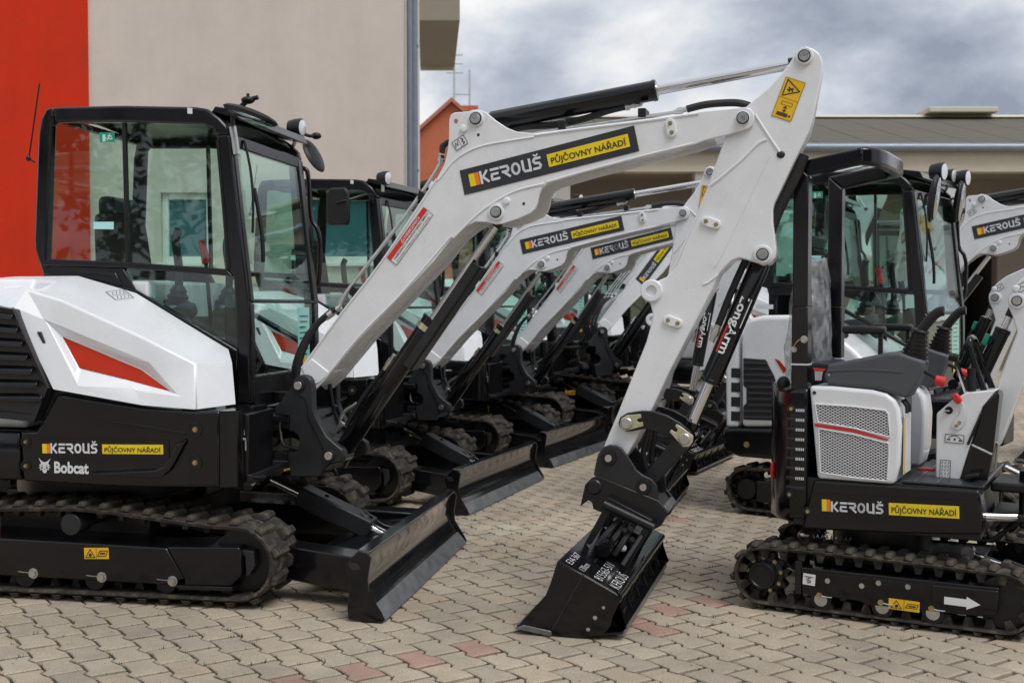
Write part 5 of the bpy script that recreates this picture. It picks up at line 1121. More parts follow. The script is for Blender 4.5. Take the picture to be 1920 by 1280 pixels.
    K.sub(h, 'hanger_plate', MB().hexa([(bar0.x, BC - .21, bar0.z + .01), (bar1.x, BC - .21, bar1.z + .01), (bar1.x, BC + .19, bar1.z + .01), (bar0.x, BC + .19, bar0.z + .01)], [(bar0.x, BC - .21, bar0.z + .03), (bar1.x, BC - .21, bar1.z + .03), (bar1.x, BC + .19, bar1.z + .03), (bar0.x, BC + .19, bar0.z + .03)]), SATIN, .004)
    c = Pz(.5, .06)
    K.sub(h, 'pivot_block', MB().cyl(Pz(.25, .05) + Vector((0, BC, 0)), Pz(.8, .05) + Vector((0, BC, 0)), .05, n=20), SATIN)
    K.sub(h, 'tilt_cylinder', MB().cyl(Pz(.45, .09) + Vector((0, BC - .02, 0)), Pz(.45, .05) + Vector((0, y1 - .25, 0)), .030, n=16), BLACK)
    K.sub(h, 'tilt_cylinder', MB().cyl(Pz(.45, .09) + Vector((0, BC - .02, 0)), Pz(.45, .05) + Vector((0, y0 + .30, 0)), .030, n=16), BLACK)
    for k in range(3):
        m = MB().tube([Pz(.3 + .15 * k, .03) + Vector((0, BC - .26, 0)), Pz(.35 + .14 * k, .10) + Vector((0, BC - .24, 0)), Pz(.45 + .1 * k, .20) + Vector((0, BC - .15, 0)), Pz(.5 + .1 * k, .24) + Vector((0, BC - .05, 0))], .013, 8, 4); K.sub(h, 'hose', m, HOSE)
    for f, q in ((.62, .15), (.72, .11), (.55, .13), (.80, .09), (.66, .06)):
        m = MB(); m.lathe(Pz(f, q) + Vector((0, BC - .20, 0)), (.3, -1, .3), [(0, .016), (.02, .016), (.02, .011), (.045, .011)], 8); K.sub(h, 'fitting', m, SATIN if q > .07 else STEEL)
    m = MB(); m.ellip(Pz(.46, .20) + Vector((0, BC - .22, 0)), .011, .011, .011); K.sub(h, 'cap', m, RED)
    m = MB().tube([Pz(.84, .16) + Vector((0, BC - .24, 0)), Pz(.8, .03) + Vector((0, BC - .34, 0))], .010, 8, 1); K.sub(h, 'stay_rod', m, CHAR)

KU, KH, KC, KMF, KMR, KB, KG = (Kit() for _ in range(7))
undercarriage(KU); machine_house(KH); cab(KC); mirrors_front(KMF); mirrors_row(KMR); swing_bracket(KB); boom(KB); arm(KB); bucket(KG)

# ================================================================ MICRO EXCAVATOR WITH CANOPY (front right)
FR = Frame((1.756, 5.324), 28.6)
Z8 = zc(1340, 680, 2.3707); ZP = zc(1440, 540, 5.819); ZL = zc(1680, 540, 3.367)
def mesh_mat():
    """expanded-metal grille: white strands with dark diamond openings"""
    m, nt, b = nodes('diamond mesh'); N = nt.nodes; L = nt.links
    tc = N.new('ShaderNodeTexCoord'); sp = N.new('ShaderNodeSeparateXYZ'); L.new(tc.outputs['Object'], sp.inputs[0])
    def mth(op, a, b_=None):
        q = N.new('ShaderNodeMath'); q.operation = op
        for i, v in enumerate((a, b_)):
            if v is None: continue
            if isinstance(v, (int, float)): q.inputs[i].default_value = v
            else: L.new(v, q.inputs[i])
        return q.outputs[0]
    x = mth('MULTIPLY', sp.outputs[0], 1 / .0215); z = mth('MULTIPLY', sp.outputs[2], 1 / .0125)
    tri = lambda v: mth('ABSOLUTE', mth('SUBTRACT', mth('FRACT', v), .5))
    a = mth('MULTIPLY', tri(mth('ADD', x, z)), 2); c = mth('MULTIPLY', tri(mth('SUBTRACT', x, z)), 2)
    mx = mth('MAXIMUM', a, c); st = mth('GREATER_THAN', mx, .70)
    mix = N.new('ShaderNodeMix'); mix.data_type = 'RGBA'; L.new(st, mix.inputs[0]); mix.inputs[6].default_value = (.010, .010, .011, 1); mix.inputs[7].default_value = (.70, .71, .73, 1)
    L.new(mix.outputs[2], b.inputs['Base Color']); b.inputs['Roughness'].default_value = .4
    bp = N.new('ShaderNodeBump'); bp.inputs['Distance'].default_value = .004; L.new(st, bp.inputs['Height']); L.new(bp.outputs[0], b.inputs['Normal'])
    return m
def micro(K):
    Y = -.42
    X = lambda pts, y=Y: FR.xz(pts, y)
    path = belt_path((-.484, .152), .116, (.515, .148), .113, [(-.30, .274), (0, .272), (.25, .268), (.42, .263)])
    for s in (-1, 1):
        y0, y1 = (-.45, -.26) if s < 0 else (.26, .45)
        make_track(K, path, y0, y1, .017, .019, 33)
        yo = s * .455; a, b = min(yo, s * .30), max(yo, s * .30)
        fr = K.part('track_frame', MB().prism([(-.31, .212), (.50, .214), (.50, .16), (.49, .10), (.43, .088), (-.02, .078), (-.05, .092), (-.30, .095)], a, b), BLACK, 'U', .005)
        K.sub(fr, 'end_bracket', MB().box(-.335, -.305, a + .004, b - .004, .09, .235), SATIN, .003)
        K.sub(fr, 'tension_guard', MB().prism([(.24, .20), (.497, .203), (.497, .12), (.24, .128)], a - .008 * (s < 0), b + .008 * (s > 0)), BLACK, .006)
        K.sub(fr, 'cover_plate', MB().prism([(-.20, .195), (-.03, .195), (-.03, .115), (-.20, .118)], a - .003 * (s < 0), b + .003 * (s > 0)), BLACK, .002)
        K.sub(fr, 'cover_plate', MB().prism([(.0, .195), (.16, .195), (.16, .155), (.0, .158)], a - .003 * (s < 0), b + .003 * (s > 0)), BLACK, .002)
        for x, z in ((-.19, .165), (-.045, .160), (.025, .180), (.145, .178)): m = MB(); bolt(m, (x, yo - .0 + s * .003, z), (0, s, 0), .009, .009); K.sub(fr, 'bolt', m, STEEL)
        for x in (-.22, .04, .245):
            m = MB(); m.lathe((x, s * .30, .077), (0, s, 0), [(0, .045), (.05, .045), (.05, .03), (.1, .03), (.1, .045), (.152, .045)], 18); r_ = K.part('track_roller', m, SATIN)
            m = MB(); m.cyl((x, s * .452, .077), (x, s * .4545, .077), .028, n=20); K.sub(r_, 'hub_disc', m, STEEL); m = MB(); bolt(m, (x - .005, yo + s * .002, .098), (0, s, 0), .010, .014); K.sub(r_, 'bolt', m, BRASS)
            m = MB(); m.tube([(x + .005, yo + s * .010, .098), (x + .03, yo + s * .006, .094), (x + .05, yo + s * .006, .095)], .003, 5, 2); K.sub(r_, 'grease_wire', m, STEEL)
        ring = []; n = 11
        for i in range(n * 4): t = 2 * math.pi * i / (n * 4); r = .108 if i % 4 in (0, 1) else .084; ring.append((-.484 + r * math.cos(t), .152 + r * math.sin(t)))
        sp = K.part('sprocket', MB().prism(ring, s * .34, s * .40), SATIN, 'U', .003)
        m = MB(); m.lathe((-.484, s * .37, .152), (0, s, 0), [(0, .086), (.035, .084), (.04, .065), (.075, .064), (.085, .058), (.085, .05), (.08, .046), (.08, .0)], 32); K.sub(sp, 'drive_motor', m, SATIN)
        for i in range(9): t = 2 * math.pi * (i + .3) / 9; m = MB(); bolt(m, (-.484 + .075 * math.cos(t), s * .408, .152 + .075 * math.sin(t)), (0, s, 0), .0075, .008); K.sub(sp, 'bolt', m, BRASS)
        m = MB(); m.lathe((.515, s * .29, .148), (0, s, 0), [(0, .108), (.03, .108), (.035, .07), (.09, .07), (.095, .108), (.125, .108), (.13, .02)], 26); K.part('idler', m, SATIN)
        for i in range(5): m = MB()
    # stickers on the near track frame
    sh, W_, H_ = sheet_px(FR, -.4585, (1505, 1094), (1528, 1098), (1505, 1073), .001)
    sticker(K, 'U', 'tie_down_sticker', sh, W_, H_, S_WHT, [(S_BLK, lambda a: (sh.stroke(a, [(W_ * .15, H_ * .75), (W_ * .85, H_ * .75)], H_ * .05, .0014), sh.stroke(a, [(W_ * .62, H_ * .66), (W_ * .42, H_ * .62), (W_ * .42, H_ * .46), (W_ * .62, H_ * .40), (W_ * .6, H_ * .24), (W_ * .38, H_ * .22)], H_ * .08, .0014), sh.stroke(a, [(W_ * .28, H_ * .72), (W_ * .3, H_ * .45), (W_ * .45, H_ * .3)], H_ * .04, .0014)))])
    sh2, W2, H2 = sheet_px(FR, -.4585, (1666, 1140), (1724, 1148), (1666, 1120), .001)
    def marks(a):
        w_ = W2 / 2; h_ = H2
        sh2.stroke(a, [(w_ * .15, h_ * .14), (w_ * .85, h_ * .14), (w_ * .5, h_ * .86)], h_ * .06, .0014, True); n = 10; sh2.poly(a, [(w_ * .52 + h_ * .15 * math.cos(6.283 * i / n), h_ * .36 + h_ * .15 * math.sin(6.283 * i / n)) for i in range(n)], .0014)
        sh2.stroke(a, [(w_, 0), (w_, h_)], W2 * .012, .0014); sh2.stroke(a, [(w_ * 1.1, h_ * .3), (w_ * 1.25, h_ * .68), (w_ * 1.92, h_ * .68), (w_ * 1.8, h_ * .3)], h_ * .06, .0014, True); sh2.rect(a, w_ * 1.28, h_ * .42, w_ * 1.75, h_ * .54, .0014)
    sticker(K, 'U', 'warning_sticker', sh2, W2, H2, S_YEL2, [(S_BLK, marks)])
    sh3, W3, H3 = sheet_px(FR, -.4635, (1770, 1137), (1838, 1146), (1770, 1112), .001)
    a = MB(); sh3.poly(a, [(0, H3 * .22), (W3 * .62, H3 * .22), (W3 * .62, H3 * .02), (W3, H3 * .5), (W3 * .62, H3 * .98), (W3 * .62, H3 * .78), (0, H3 * .78)], 0); K.part('arrow_sticker', a, S_WHT, 'U', recalc=False)
    # undercarriage centre
    m = MB(); m.box(-.30, .40, -.26, .26, .14, .25); m.cyl((-.05, 0, .24), (-.05, 0, .40), .22, n=32); K.part('centre_frame', m, SATIN, 'U', .008)
    # body
    K.part('deck', MB().box(-.36, .42, -.40, .40, .385, .602), SATIN, 'U', .006)
    sk = K.part('side_skirt', MB().prism(X([(1526, 899), (1690, 911), (1836, 919), (1843, 960), (1840, 1002), (1700, 1000), (1510, 992), (1504, 985), (1516, 935)]), Y, Y + .12), BLACK, 'U', .010)
    K.sub(sk, 'side_skirt_far', MB().prism(X([(1526, 899), (1690, 911), (1836, 919), (1843, 960), (1840, 1002), (1700, 1000), (1510, 992), (1504, 985), (1516, 935)]), .30, .42), BLACK, .010)
    m = MB(); ring = lambda z, g: [(-.295, Y + g, z), (-.37, Y + g, z), (-.445, -.36 + g, z), (-.515, -.2, z), (-.545 + g, 0, z), (-.515, .2, z), (-.445, .36 - g, z), (-.37, .42 - g, z), (-.295, .42 - g, z)]
    zt = FR.P(1517, 724, Y).z; zb = FR.P(1504, 985, Y).z
    m.loft([ring(zb, .05), ring(zb + .03, .015), ring(zb + .12, 0), ring(zt - .10, 0), ring(zt - .02, .012), ring(zt, .04)])
    tl = K.part('tail', m, BLACK, 'U', .012)
    for k in range(9):
        z = zt - .10 - k * .043; q = FR.P(1478, 770, Y); m = MB(); m.box(-.385, -.305, Y - .004, Y + .02, z - .013, z); K.sub(tl, 'vent_slot', m, S_BLK, .002)
        m = MB(); m.prism([(-.385, z - .013), (-.345, z - .013), (-.345, z - .010), (-.385, z - .004)], Y - .008, Y - .003); K.sub(tl, 'vent_lip', m, BLACK, .001)
        if k < 8:
            for j in range(5): m = MB(); x = -.342 + j * .008; m.box(x, x + .004, Y - .006, Y - .0035, z - .013, z - .001); K.sub(tl, 'vent_bar', m, WHITE2)
    for px, py in ((1484, 766), (1481, 926), (1515, 958)): p = FR.P(px, py, Y); m = MB(); m.lathe(p, (0, -1, 0), [(0, .020), (.003, .020), (.004, .016)], 16); K.sub(tl, 'bolt_cup', m, BLKPL); m = MB(); bolt(m, p + Vector((0, -.002, 0)), (0, -1, 0), .008, .010); K.sub(tl, 'bolt', m, BRASS)
    m = MB(); m.ellip((-.475, -.315, .61), .012, .018, .042, M=None); K.sub(tl, 'rear_reflector', m, RED)
    hp = X([(1517, 723), (1560, 724), (1635, 731), (1662, 738), (1678, 750), (1686, 766), (1690, 800), (1687, 870), (1677, 908), (1532, 897)], Y + .004)
    hd = K.part('side_hood', MB().prism(hp, Y + .004, -.20), WHITE2, 'U', .016); K.sub(hd, 'side_hood_far', MB().prism(hp, .20, .416), WHITE2, .016)
    mm = mesh_mat(); yg = Y + .001
    for q in ([(1528, 757), (1600, 762), (1660, 769), (1665, 775), (1669, 819), (1600, 802), (1534, 791)], [(1535, 803), (1600, 814), (1666, 831), (1667, 850), (1663, 901), (1600, 895), (1538, 885)]):
        g = K.sub(hd, 'grille', MB().prism(X(q, yg), yg, yg + .012), mm)
        P = [Vector((x, yg - .001, z)) for x, z in X(q, yg)]; K.sub(hd, 'grille_rim', MB().tube(P + [P[0]], .0035, 6, 1), WHITE2)
    K.sub(hd, 'red_stripe', MB().prism(X([(1527, 793.5), (1600, 804), (1665, 823), (1664, 826), (1600, 810), (1528, 799)], yg), yg - .003, yg + .004), RED)
    K.sub(hd, 'hood_bolt', MB().lathe(FR.P(1527, 736, Y + .004), (0, -1, 0), [(0, .008), (.003, .008), (.004, 0)], 12), CHAR)
    # front face of the hood with its instruction label
    fx = FR.P(1690, 800, Y).x
    m = MB(); m.hexa([(fx + .004, Y + .03, .64), (fx + .004, -.22, .64), (fx + .004, -.22, .90), (fx + .004, Y + .03, .90)], [(fx + .006, Y + .03, .64), (fx + .006, -.22, .64), (fx + .006, -.22, .90), (fx + .006, Y + .03, .90)]); lb = K.sub(hd, 'instruction_label', m, S_WHT)
    m = MB(); m.box(fx + .0065, fx + .007, Y + .035, Y + .055, .64, .88); K.sub(hd, 'label_band', m, S_YEL2)
    for k in range(2): m = MB(); m.tube([(fx - .01, -.36 + k * .06, .955), (fx + .01, -.36 + k * .06, .93), (fx + .012, -.36 + k * .06, .90)], .008, 6, 2); K.sub(hd, 'hood_latch', m, BLKPL)
    K.part('seat_box', MB().box(-.29, fx - .06, -.195, .195, .603, .98), BLACK, 'U', .012)
    fl = K.part('foot_plate', MB().box(fx + .0, .43, -.40, .40, .604, .614), CHAR, 'U', .003)
    for k in range(4): K.sub(fl, 'tread_strip', MB().box(fx + .05 + k * .09, fx + .053 + k * .09, -.385, .385, .6145, .617), STEEL)
    K.sub(fl, 'pedal', MB().box(.13, .20, -.16, -.12, .63, .642), RED, .004)
    sh, W_, H_ = sheet_px(FR, Y, (1530, 968), (1812, 984), (1530, 924), .0025); hire_decal(K, 'U', 'hire_decal', sh, W_, H_, body=BLACK)
    # control pods
    pod = ZP([(650, 830), (1000, 765), (1290, 705), (1420, 700), (1715, 800), (1690, 900), (1610, 1060), (1530, 1200), (1470, 1195), (1200, 1110), (900, 1080), (640, 1055), (600, 960)])
    pp = X(pod, -.405)
    for s in (-1, 1):
        y0, y1 = (-.405, -.27) if s < 0 else (.27, .405)
        p = K.part('control_pod', MB().prism(pp, y0, y1), GREYPL, 'U', .014)
        if s < 0:
            K.sub(p, 'pod_crease', MB().tube([FR.P(x, y, -.406) for x, y in ZP([(660, 905), (1000, 890), (1250, 900), (1480, 915)])], .003, 6, 3), GREYPL)
            for q in ZP([(665, 945)]): m = MB(); m.lathe(FR.P(*q, -.405), (0, -1, 0), [(0, .007), (.003, .006), (.004, 0)], 10); K.sub(p, 'screw', m, STEEL)
        yc = s * .338; b0 = FR.P(1707, 672, -.405); t0 = FR.P(1720, 622, -.405); b0 = Vector((b0.x, yc, b0.z - .012)); t0 = Vector((t0.x, yc, t0.z)); d = t0 - b0; L_ = d.length
        prof = []; n = 7
        for i in range(n): r = .062 - .034 * i / n; prof += [(L_ * i / n, r), (L_ * (i + .45) / n, r * 1.02), (L_ * (i + .55) / n, r * .80), (L_ * (i + .98) / n, r * .80)]
        m = MB(); m.lathe(b0, d, prof, 18); K.sub(p, 'lever_boot', m, BLKPL)
        m = MB(); m.lathe(t0, d, [(-.005, .018), (.0, .040), (.008, .036), (.012, .018)], 16); K.sub(p, 'lever_collar', m, BLKPL)
        g = [FR.P(x, y, -.405) for x, y in ((1722, 620), (1735, 604), (1748, 590), (1758, 584), (1766, 583))]; m = MB(); m.tube([Vector((q.x, yc, q.z)) for q in g], .021, 10, 4); K.sub(p, 'lever_grip', m, BLKPL)
        e = [FR.P(x, y, -.405) for x, y in ((1728, 698), (1742, 704), (1752, 712))]; m = MB(); m.tube([Vector((q.x, yc, q.z)) for q in e], .008, 8, 2); K.sub(p, 'lock_lever', m, BLKPL)
        q = FR.P(1758, 716, -.405); K.sub(p, 'red_knob', MB().tube([Vector((q.x - .022, yc, q.z + .006)), Vector((q.x + .022, yc, q.z - .006))], .021, 10, 1), RED, .006)
        # arm rest
        a0 = FR.P(1617, 618, -.36); z0 = 1.235
        r_ = K.part('arm_rest', MB().box(-.16, .02, s * .33 - .035, s * .33 + .035, z0, z0 + .035), BLKPL, 'U', .012); K.sub(r_, 'rest_post', MB().box(-.01, .008, s * .33 - .012, s * .33 + .012, 1.10, z0), SATIN, .003)
    # canopy: two square posts and a forward hoop
    hpx = (-.372, -.300)
    for s in (-1, 1):
        ya, yb = (s * .40, s * .325) if s < 0 else (.32, .245); a, b = min(ya, yb), max(ya, yb)
        p = K.part('canopy_post', MB().box(hpx[0], hpx[1], a, b, .98, 1.355), CABBLK, 'U', .006)
        K.sub(p, 'upper_post', MB().prism([(hpx[0] + .002, 1.352), (hpx[1] - .002, 1.352), (hpx[1] - .002, 1.925), (hpx[0] + .002, 1.985)], a + .002, b - .002), CABBLK, .006)
        K.sub(p, 'post_joint', MB().box(hpx[0] - .001, hpx[1] + .001, a - .001, b + .001, 1.095, 1.102), S_SIL)
        m = MB(); bolt(m, (hpx[1] - .015, s * .40, 1.21), (0, s, 0), .013, .012); K.sub(p, 'bolt', m, STEEL); m = MB(); bolt(m, (hpx[0] + .012, s * .40, 1.165), (0, s, 0), .011, .012); K.sub(p, 'bolt', m, STEEL)
        m = MB(); m.tube([(hpx[0] + .012, s * .408, 1.175), (hpx[0] + .03, s * .412, 1.20), (hpx[1] - .02, s * .41, 1.215)], .003, 5, 3); K.sub(p, 'lanyard', m, BRASS)
        q = [(hpx[0] + .002, 1.987), (hpx[1] - .002, 1.927), (-.12, 1.962), (-.07, 1.968), (-.07, 2.038), (-.12, 2.03)]
        K.part('canopy_arm', MB().prism(q, a + .001, b - .001), BLACK, 'U', .010)
    m = MB(); pl = [(x - .10, y - .04) for x, y in [(-.0, -.36), (.04, -.345), (.085, -.28), (.10, -.15), (.10, .15), (.085, .28), (.04, .345), (.0, .36), (.0, .28), (.04, .22), (.045, .12), (.045, -.12), (.04, -.22), (.0, -.28)]]
    m.prismz(pl, 1.966, 2.040); K.part('canopy_front', m, BLACK, 'U', .012)
    # seat wrapped in film, belt
    st = K.part('seat', MB().prism([(-.43, 1.00), (-.41, 1.45), (-.38, 1.48), (-.34, 1.43), (-.33, 1.10), (-.05, 1.06), (-.05, .985), (-.28, .985)], -.21, .21), SEATB, 'U', .03)
    rr = random.Random(8); rings = []
    for i in range(12):
        t = i / 11; z = 1.02 + .56 * t; ring = []
        for j in range(22):
            a = 2 * math.pi * j / 22; w_ = (1 - .35 * t ** 3); k = 1 + rr.gauss(0, .05)
            ring.append((-.40 + .02 * t + .085 * w_ * math.cos(a) * k, .255 * w_ * math.sin(a) * k, z + rr.gauss(0, .008)))
        rings.append(ring)
    K.sub(st, 'film_wrap', MB().loft(rings), WRAP, 0, 10)
    bk = FR.P(1534, 690, -.40); K.part('belt_buckle', MB().box(bk.x - .03, bk.x + .05, -.40, -.36, bk.z - .015, bk.z + .02), BLKPL, 'U', .006)
    t = K.part('belt_tongue', MB().prism(X([(1527, 695), (1543, 696), (1540, 713), (1528, 713)], -.402), -.402, -.399), STEEL, 'U', .001); K.sub(t, 'release_tab', MB().prism(X([(1524, 689), (1548, 692), (1544, 696), (1527, 695)], -.404), -.406, -.398), RED, .002)
    m = MB(); m.ellip(FR.P(1469, 719, -.33), .03, .03, .035); K.part('fuel_cap', m, BLKPL, 'U')
    # front console
    wp = X([(1756, 775), (1784, 751), (1814, 735), (1868, 731), (1842, 762), (1800, 895), (1796, 906), (1754, 902)], -.21)
    c = K.part('control_console', MB().prism(wp, -.21, .06), WHITE2, 'U', .006)
    K.sub(c, 'console_side', MB().prism(X([(1871, 734), (1874, 742), (1863, 840), (1850, 909), (1799, 906), (1803, 896), (1844, 764)], -.21), -.209, .06), BLACK, .004)
    K.sub(c, 'console_strip', MB().prism(X(ZL([(540, 775), (548, 790), (500, 900), (462, 990), (445, 985), (490, 880)]), -.213), -.222, -.205), BLKPL, .004)
    sh, W_, H_ = sheet_px(FR, -.21, (1771, 829), (1808, 832), (1771, 812), .002)
    sticker(K, 'U', 'pictogram_sticker', sh, W_, H_, S_WHT, [(S_BLK, lambda a: (frame_strokes(sh, W_, H_, H_ * .06)(a), sh.stroke(a, [(W_ * .2, H_ * .6), (W_ * .4, H_ * .82), (W_ * .6, H_ * .82), (W_ * .82, H_ * .5)], H_ * .08, .0014), sh.rect(a, W_ * .12, H_ * .3, W_ * .3, H_ * .45, .0014), sh.rect(a, W_ * .72, H_ * .25, W_ * .9, H_ * .42, .0014), sh.rect(a, W_ * .46, H_ * .3, W_ * .56, H_ * .55, .0014)))])
    sh5, W5, H5 = sheet_px(FR, -.21, (1761, 898), (1782, 900), (1761, 860), .002)
    def pic(a):
        frame_strokes(sh5, W5, H5, W5 * .05)(a); r5 = random.Random(2)
        for i in range(3):
            for j in range(5): x, y = W5 * (.14 + .28 * i), H5 * (.08 + .18 * j); sh5.stroke(a, [(x, y), (x + W5 * r5.uniform(.05, .18), y + H5 * r5.uniform(0, .1)), (x + W5 * .1, y + H5 * .11)], W5 * .05, .0014)
    sticker(K, 'U', 'pictogram_sticker', sh5, W5, H5, S_WHT, [(S_BLK, pic)])
    q = FR.P(1779, 769, -.21); m = MB(); m.lathe(q, (0, -1, 0), [(0, .017), (.006, .016), (.007, .010), (.016, .009)], 16); k_ = K.sub(c, 'ignition_switch', m, BLKPL); m = MB(); m.box(q.x - .018, q.x + .006, q.y - .024, q.y - .014, q.z - .003, q.z + .003); K.sub(c, 'key', m, STEEL)
    tp = FR.P(1796, 795, -.215)
    lv = K.part('throttle_lever', MB().prism(X(ZL([(350, 865), (375, 825), (405, 790), (412, 735), (390, 700), (405, 695), (432, 740), (440, 800), (432, 860), (400, 893), (368, 893)]), -.216), -.222, -.216), S_SIL, 'U', .002)
    K.sub(lv, 'red_knob', MB().prism(X(ZL([(345, 685), (375, 662), (395, 668), (420, 712), (388, 735)]), -.224), -.236, -.206), RED, .008)
    for px, py in ((1793, 798), (1799, 792)): m = MB(); bolt(m, FR.P(px, py, -.222), (0, -1, 0), .006, .006); K.sub(lv, 'bolt', m, BRASS)
    def lever(a, b, y, r, m_, knob, kr):
        p = K.part('console_lever', MB().tube([FR.P(*a, y), FR.P(*b, y)], r, 8, 1), m_, 'U'); K.sub(p, 'knob', MB().tube([FR.P(*q, y) for q in knob], kr, 10, 3), BLKPL)
    lever((1813, 738), (1793, 678), -.08, .010, CHROME, [(1797, 672), (1788, 670), (1780, 668)], .019)
    lever((1827, 760), (1821, 728), -.19, .008, STEEL, [(1822, 733), (1821, 710), (1822, 690)], .018)
    K.part('grab_handle', MB().tube([FR.P(x, y, z) for x, y, z in ((1846, 735, -.15), (1830, 690, -.15), (1818, 650, -.15), (1819, 636, -.13), (1825, 634, -.05), (1832, 650, -.02), (1846, 690, -.02), (1862, 732, -.02))], .014, 10, 4), CABBLK, 'U')
    K.part('pedal', MB().prism(X(ZL([(430, 1185), (515, 1168), (522, 1190), (440, 1212)]), -.30), -.30, -.20), BLKPL, 'U', .004)
    m = MB(); m.tube([FR.P(1822, 834, -.22), FR.P(1860, 852, -.22)], .006, 8, 1); m.tube([FR.P(1862, 828, -.10), FR.P(1871, 832, -.10), FR.P(1866, 880, -.10)], .005, 8, 2); K.part('pedal_rod', m, STEEL, 'U')
    # front castings, blade lift
    F0 = .43
    m = MB(); m.box(F0, .62, -.16, .16, .43, .47); m.box(F0, .62, -.16, .16, .56, .60); K.part('swing_frame', m, SATIN, 'U', .01)
    m = MB(); m.cyl((.58, 0, .40), (.58, 0, .64), .05, n=20); K.part('swing_pin', m, SATIN, 'U', .004)
    p = K.part('swing_post', MB().prism([(.54, .40), (.72, .40), (.74, .52), (.72, .66), (.64, .74), (.56, .68)], -.11, .11), CHAR, 'U', .012); m = MB(); m.lathe((.67, -.11, .60), (0, -1, 0), [(0, .035), (.01, .035), (.012, .02)], 20); K.sub(p, 'pin_boss', m, STEEL)
    m = MB(); m.cyl((.30, -.24, .455), (.56, -.13, .455), .020, n=14); c_ = K.part('swing_cylinder', m, CHROME, 'U'); m = MB(); m.ellip((.575, -.13, .455), .012, .012, .012); K.sub(c_, 'grease_nipple', m, BRASS)
    a0, b0 = FR.P(1816, 1034, -.10), Vector((.80, -.10, .13)); m = MB(); m.cyl(a0, b0, .013, n=12); c_ = K.part('blade_cylinder', m, CHROME, 'U'); m = MB(); m.cyl(a0 + Vector((0, -.03, 0)), a0 + Vector((0, .03, 0)), .028, n=18); K.sub(c_, 'rod_eye', m, STEEL)
    d = (b0 - a0).normalized(); m = MB(); m.cyl(a0 + d * .16, b0, .034, n=14); K.sub(c_, 'barrel', m, CHAR)
    m = MB(); m.prism([(.86, .0), (.87, .01), (.84, .08), (.835, .14), (.85, .2), (.835, .205), (.82, .14), (.825, .07), (.845, 0)], -.48, .48); K.part('dozer_blade', m, BLACK, 'U', .003)
    for s in (-1, 1): K.part('blade_arm', MB().hexa([(.35, s * .2, .13), (.35, s * .26, .13), (.35, s * .26, .2), (.35, s * .2, .2)], [(.83, s * .24, .06), (.83, s * .32, .06), (.83, s * .32, .14), (.83, s * .24, .14)]), BLACK, 'U', .005)
    m = MB(); q = FR.P(1520, 1016, -.2); m.tube([(q.x + .01 * i / 3, -.26 + .012 * math.cos(i), .315 + .012 * math.sin(i)) for i in range(60)], .002, 5, 1); m.ellip((q.x - .015, -.26, .315), .03, .025, .025); K.part('spring_coupling', m, STEEL, 'U')
    for k in range(4): m = MB(); m.tube([(.30, -.1 + k * .06, .36), (.42, -.12 + k * .05, .34 - k * .01), (.52, -.06 + k * .04, .42), (.60, -.03 + k * .02, .52)], .009, 8, 4); K.part('hose', m, HOSE, 'U')
def over_boom(K):
    """boom whose lift cylinder runs along its back"""
    y = 0.
    bp = FR.xz([(1858, 832), (1866, 812), (1871, 715), (1895, 654), (1907, 622), (1898, 592), (1890, 573), (1890, 556), (1898, 541), (1912, 525), (1935, 508), (1975, 490), (2060, 460), (2165, 445), (2175, 458), (2168, 472), (2075, 492), (2010, 540), (1960, 630), (1915, 730), (1882, 815), (1872, 838)], -.06)
    b = K.part('boom', MB().prism(bp, -.062, .062), WHITE, 'B', .006)
    for px, py, r in ((1907, 564, .018),): pin(K, FR.P(px, py, -.062), b, r, .034)
    m = MB(); m.lathe(FR.P(1905, 541, -.062), (0, -1, 0), [(0, .016), (.004, .016), (.010, .012), (.012, 0)], 8); K.sub(b, 'plug', m, WHITE)
    sh, W_, H_ = sheet_px(FR, -.062, (1911, 550), (1932, 538), (1905, 536), .002)
    sticker(K, 'B', 'lifting_sticker', sh, W_, H_, S_WHT, [(S_BLK, lambda a: (frame_strokes(sh, W_, H_, H_ * .06)(a), sh.stroke(a, [(W_ * .2, H_ * .3), (W_ * .4, H_ * .7), (W_ * .6, H_ * .3), (W_ * .8, H_ * .7)], H_ * .07, .0014)))])
    A = lambda px: Vector((FR.P(px[0], px[1], -.062).x, 0, FR.P(px[0], px[1], -.062).z))
    p, a, d, e = cyl_between(K, 'B', A((1796, 790)), A((1903, 566)), .78, .033, .016, 'boom_cylinder')
    up = Vector((-d.z, 0, d.x)); m = MB().tube([a + up * .045 + d * .1, a + up * .045 + d * .35], .010, 8, 1); K.sub(p, 'hose', m, HOSE); m = MB(); m.lathe(a + up * .045 + d * .35, d, [(0, .011), (.02, .013), (.05, .013), (.05, .009)], 8); K.sub(p, 'fitting', m, S_GRN)
    ar = FR.xz([(2140, 440), (2185, 430), (2200, 470), (2128, 985), (2104, 985)], -.05); K.part('arm', MB().prism(ar, -.05, .05), WHITE, 'B', .006)
    bk = FR.xz([(2100, 800), (2130, 800), (2160, 870), (2150, 960), (2080, 990), (2010, 960), (2060, 930), (2085, 870)], -.15); zm = min(z for x, z in bk); K.part('bucket', MB().prism([(x, z - zm) for x, z in bk], -.2, .2), BLACK, 'G', .01)
KM, KO = Kit(), Kit()
micro(KM); over_boom(KO)

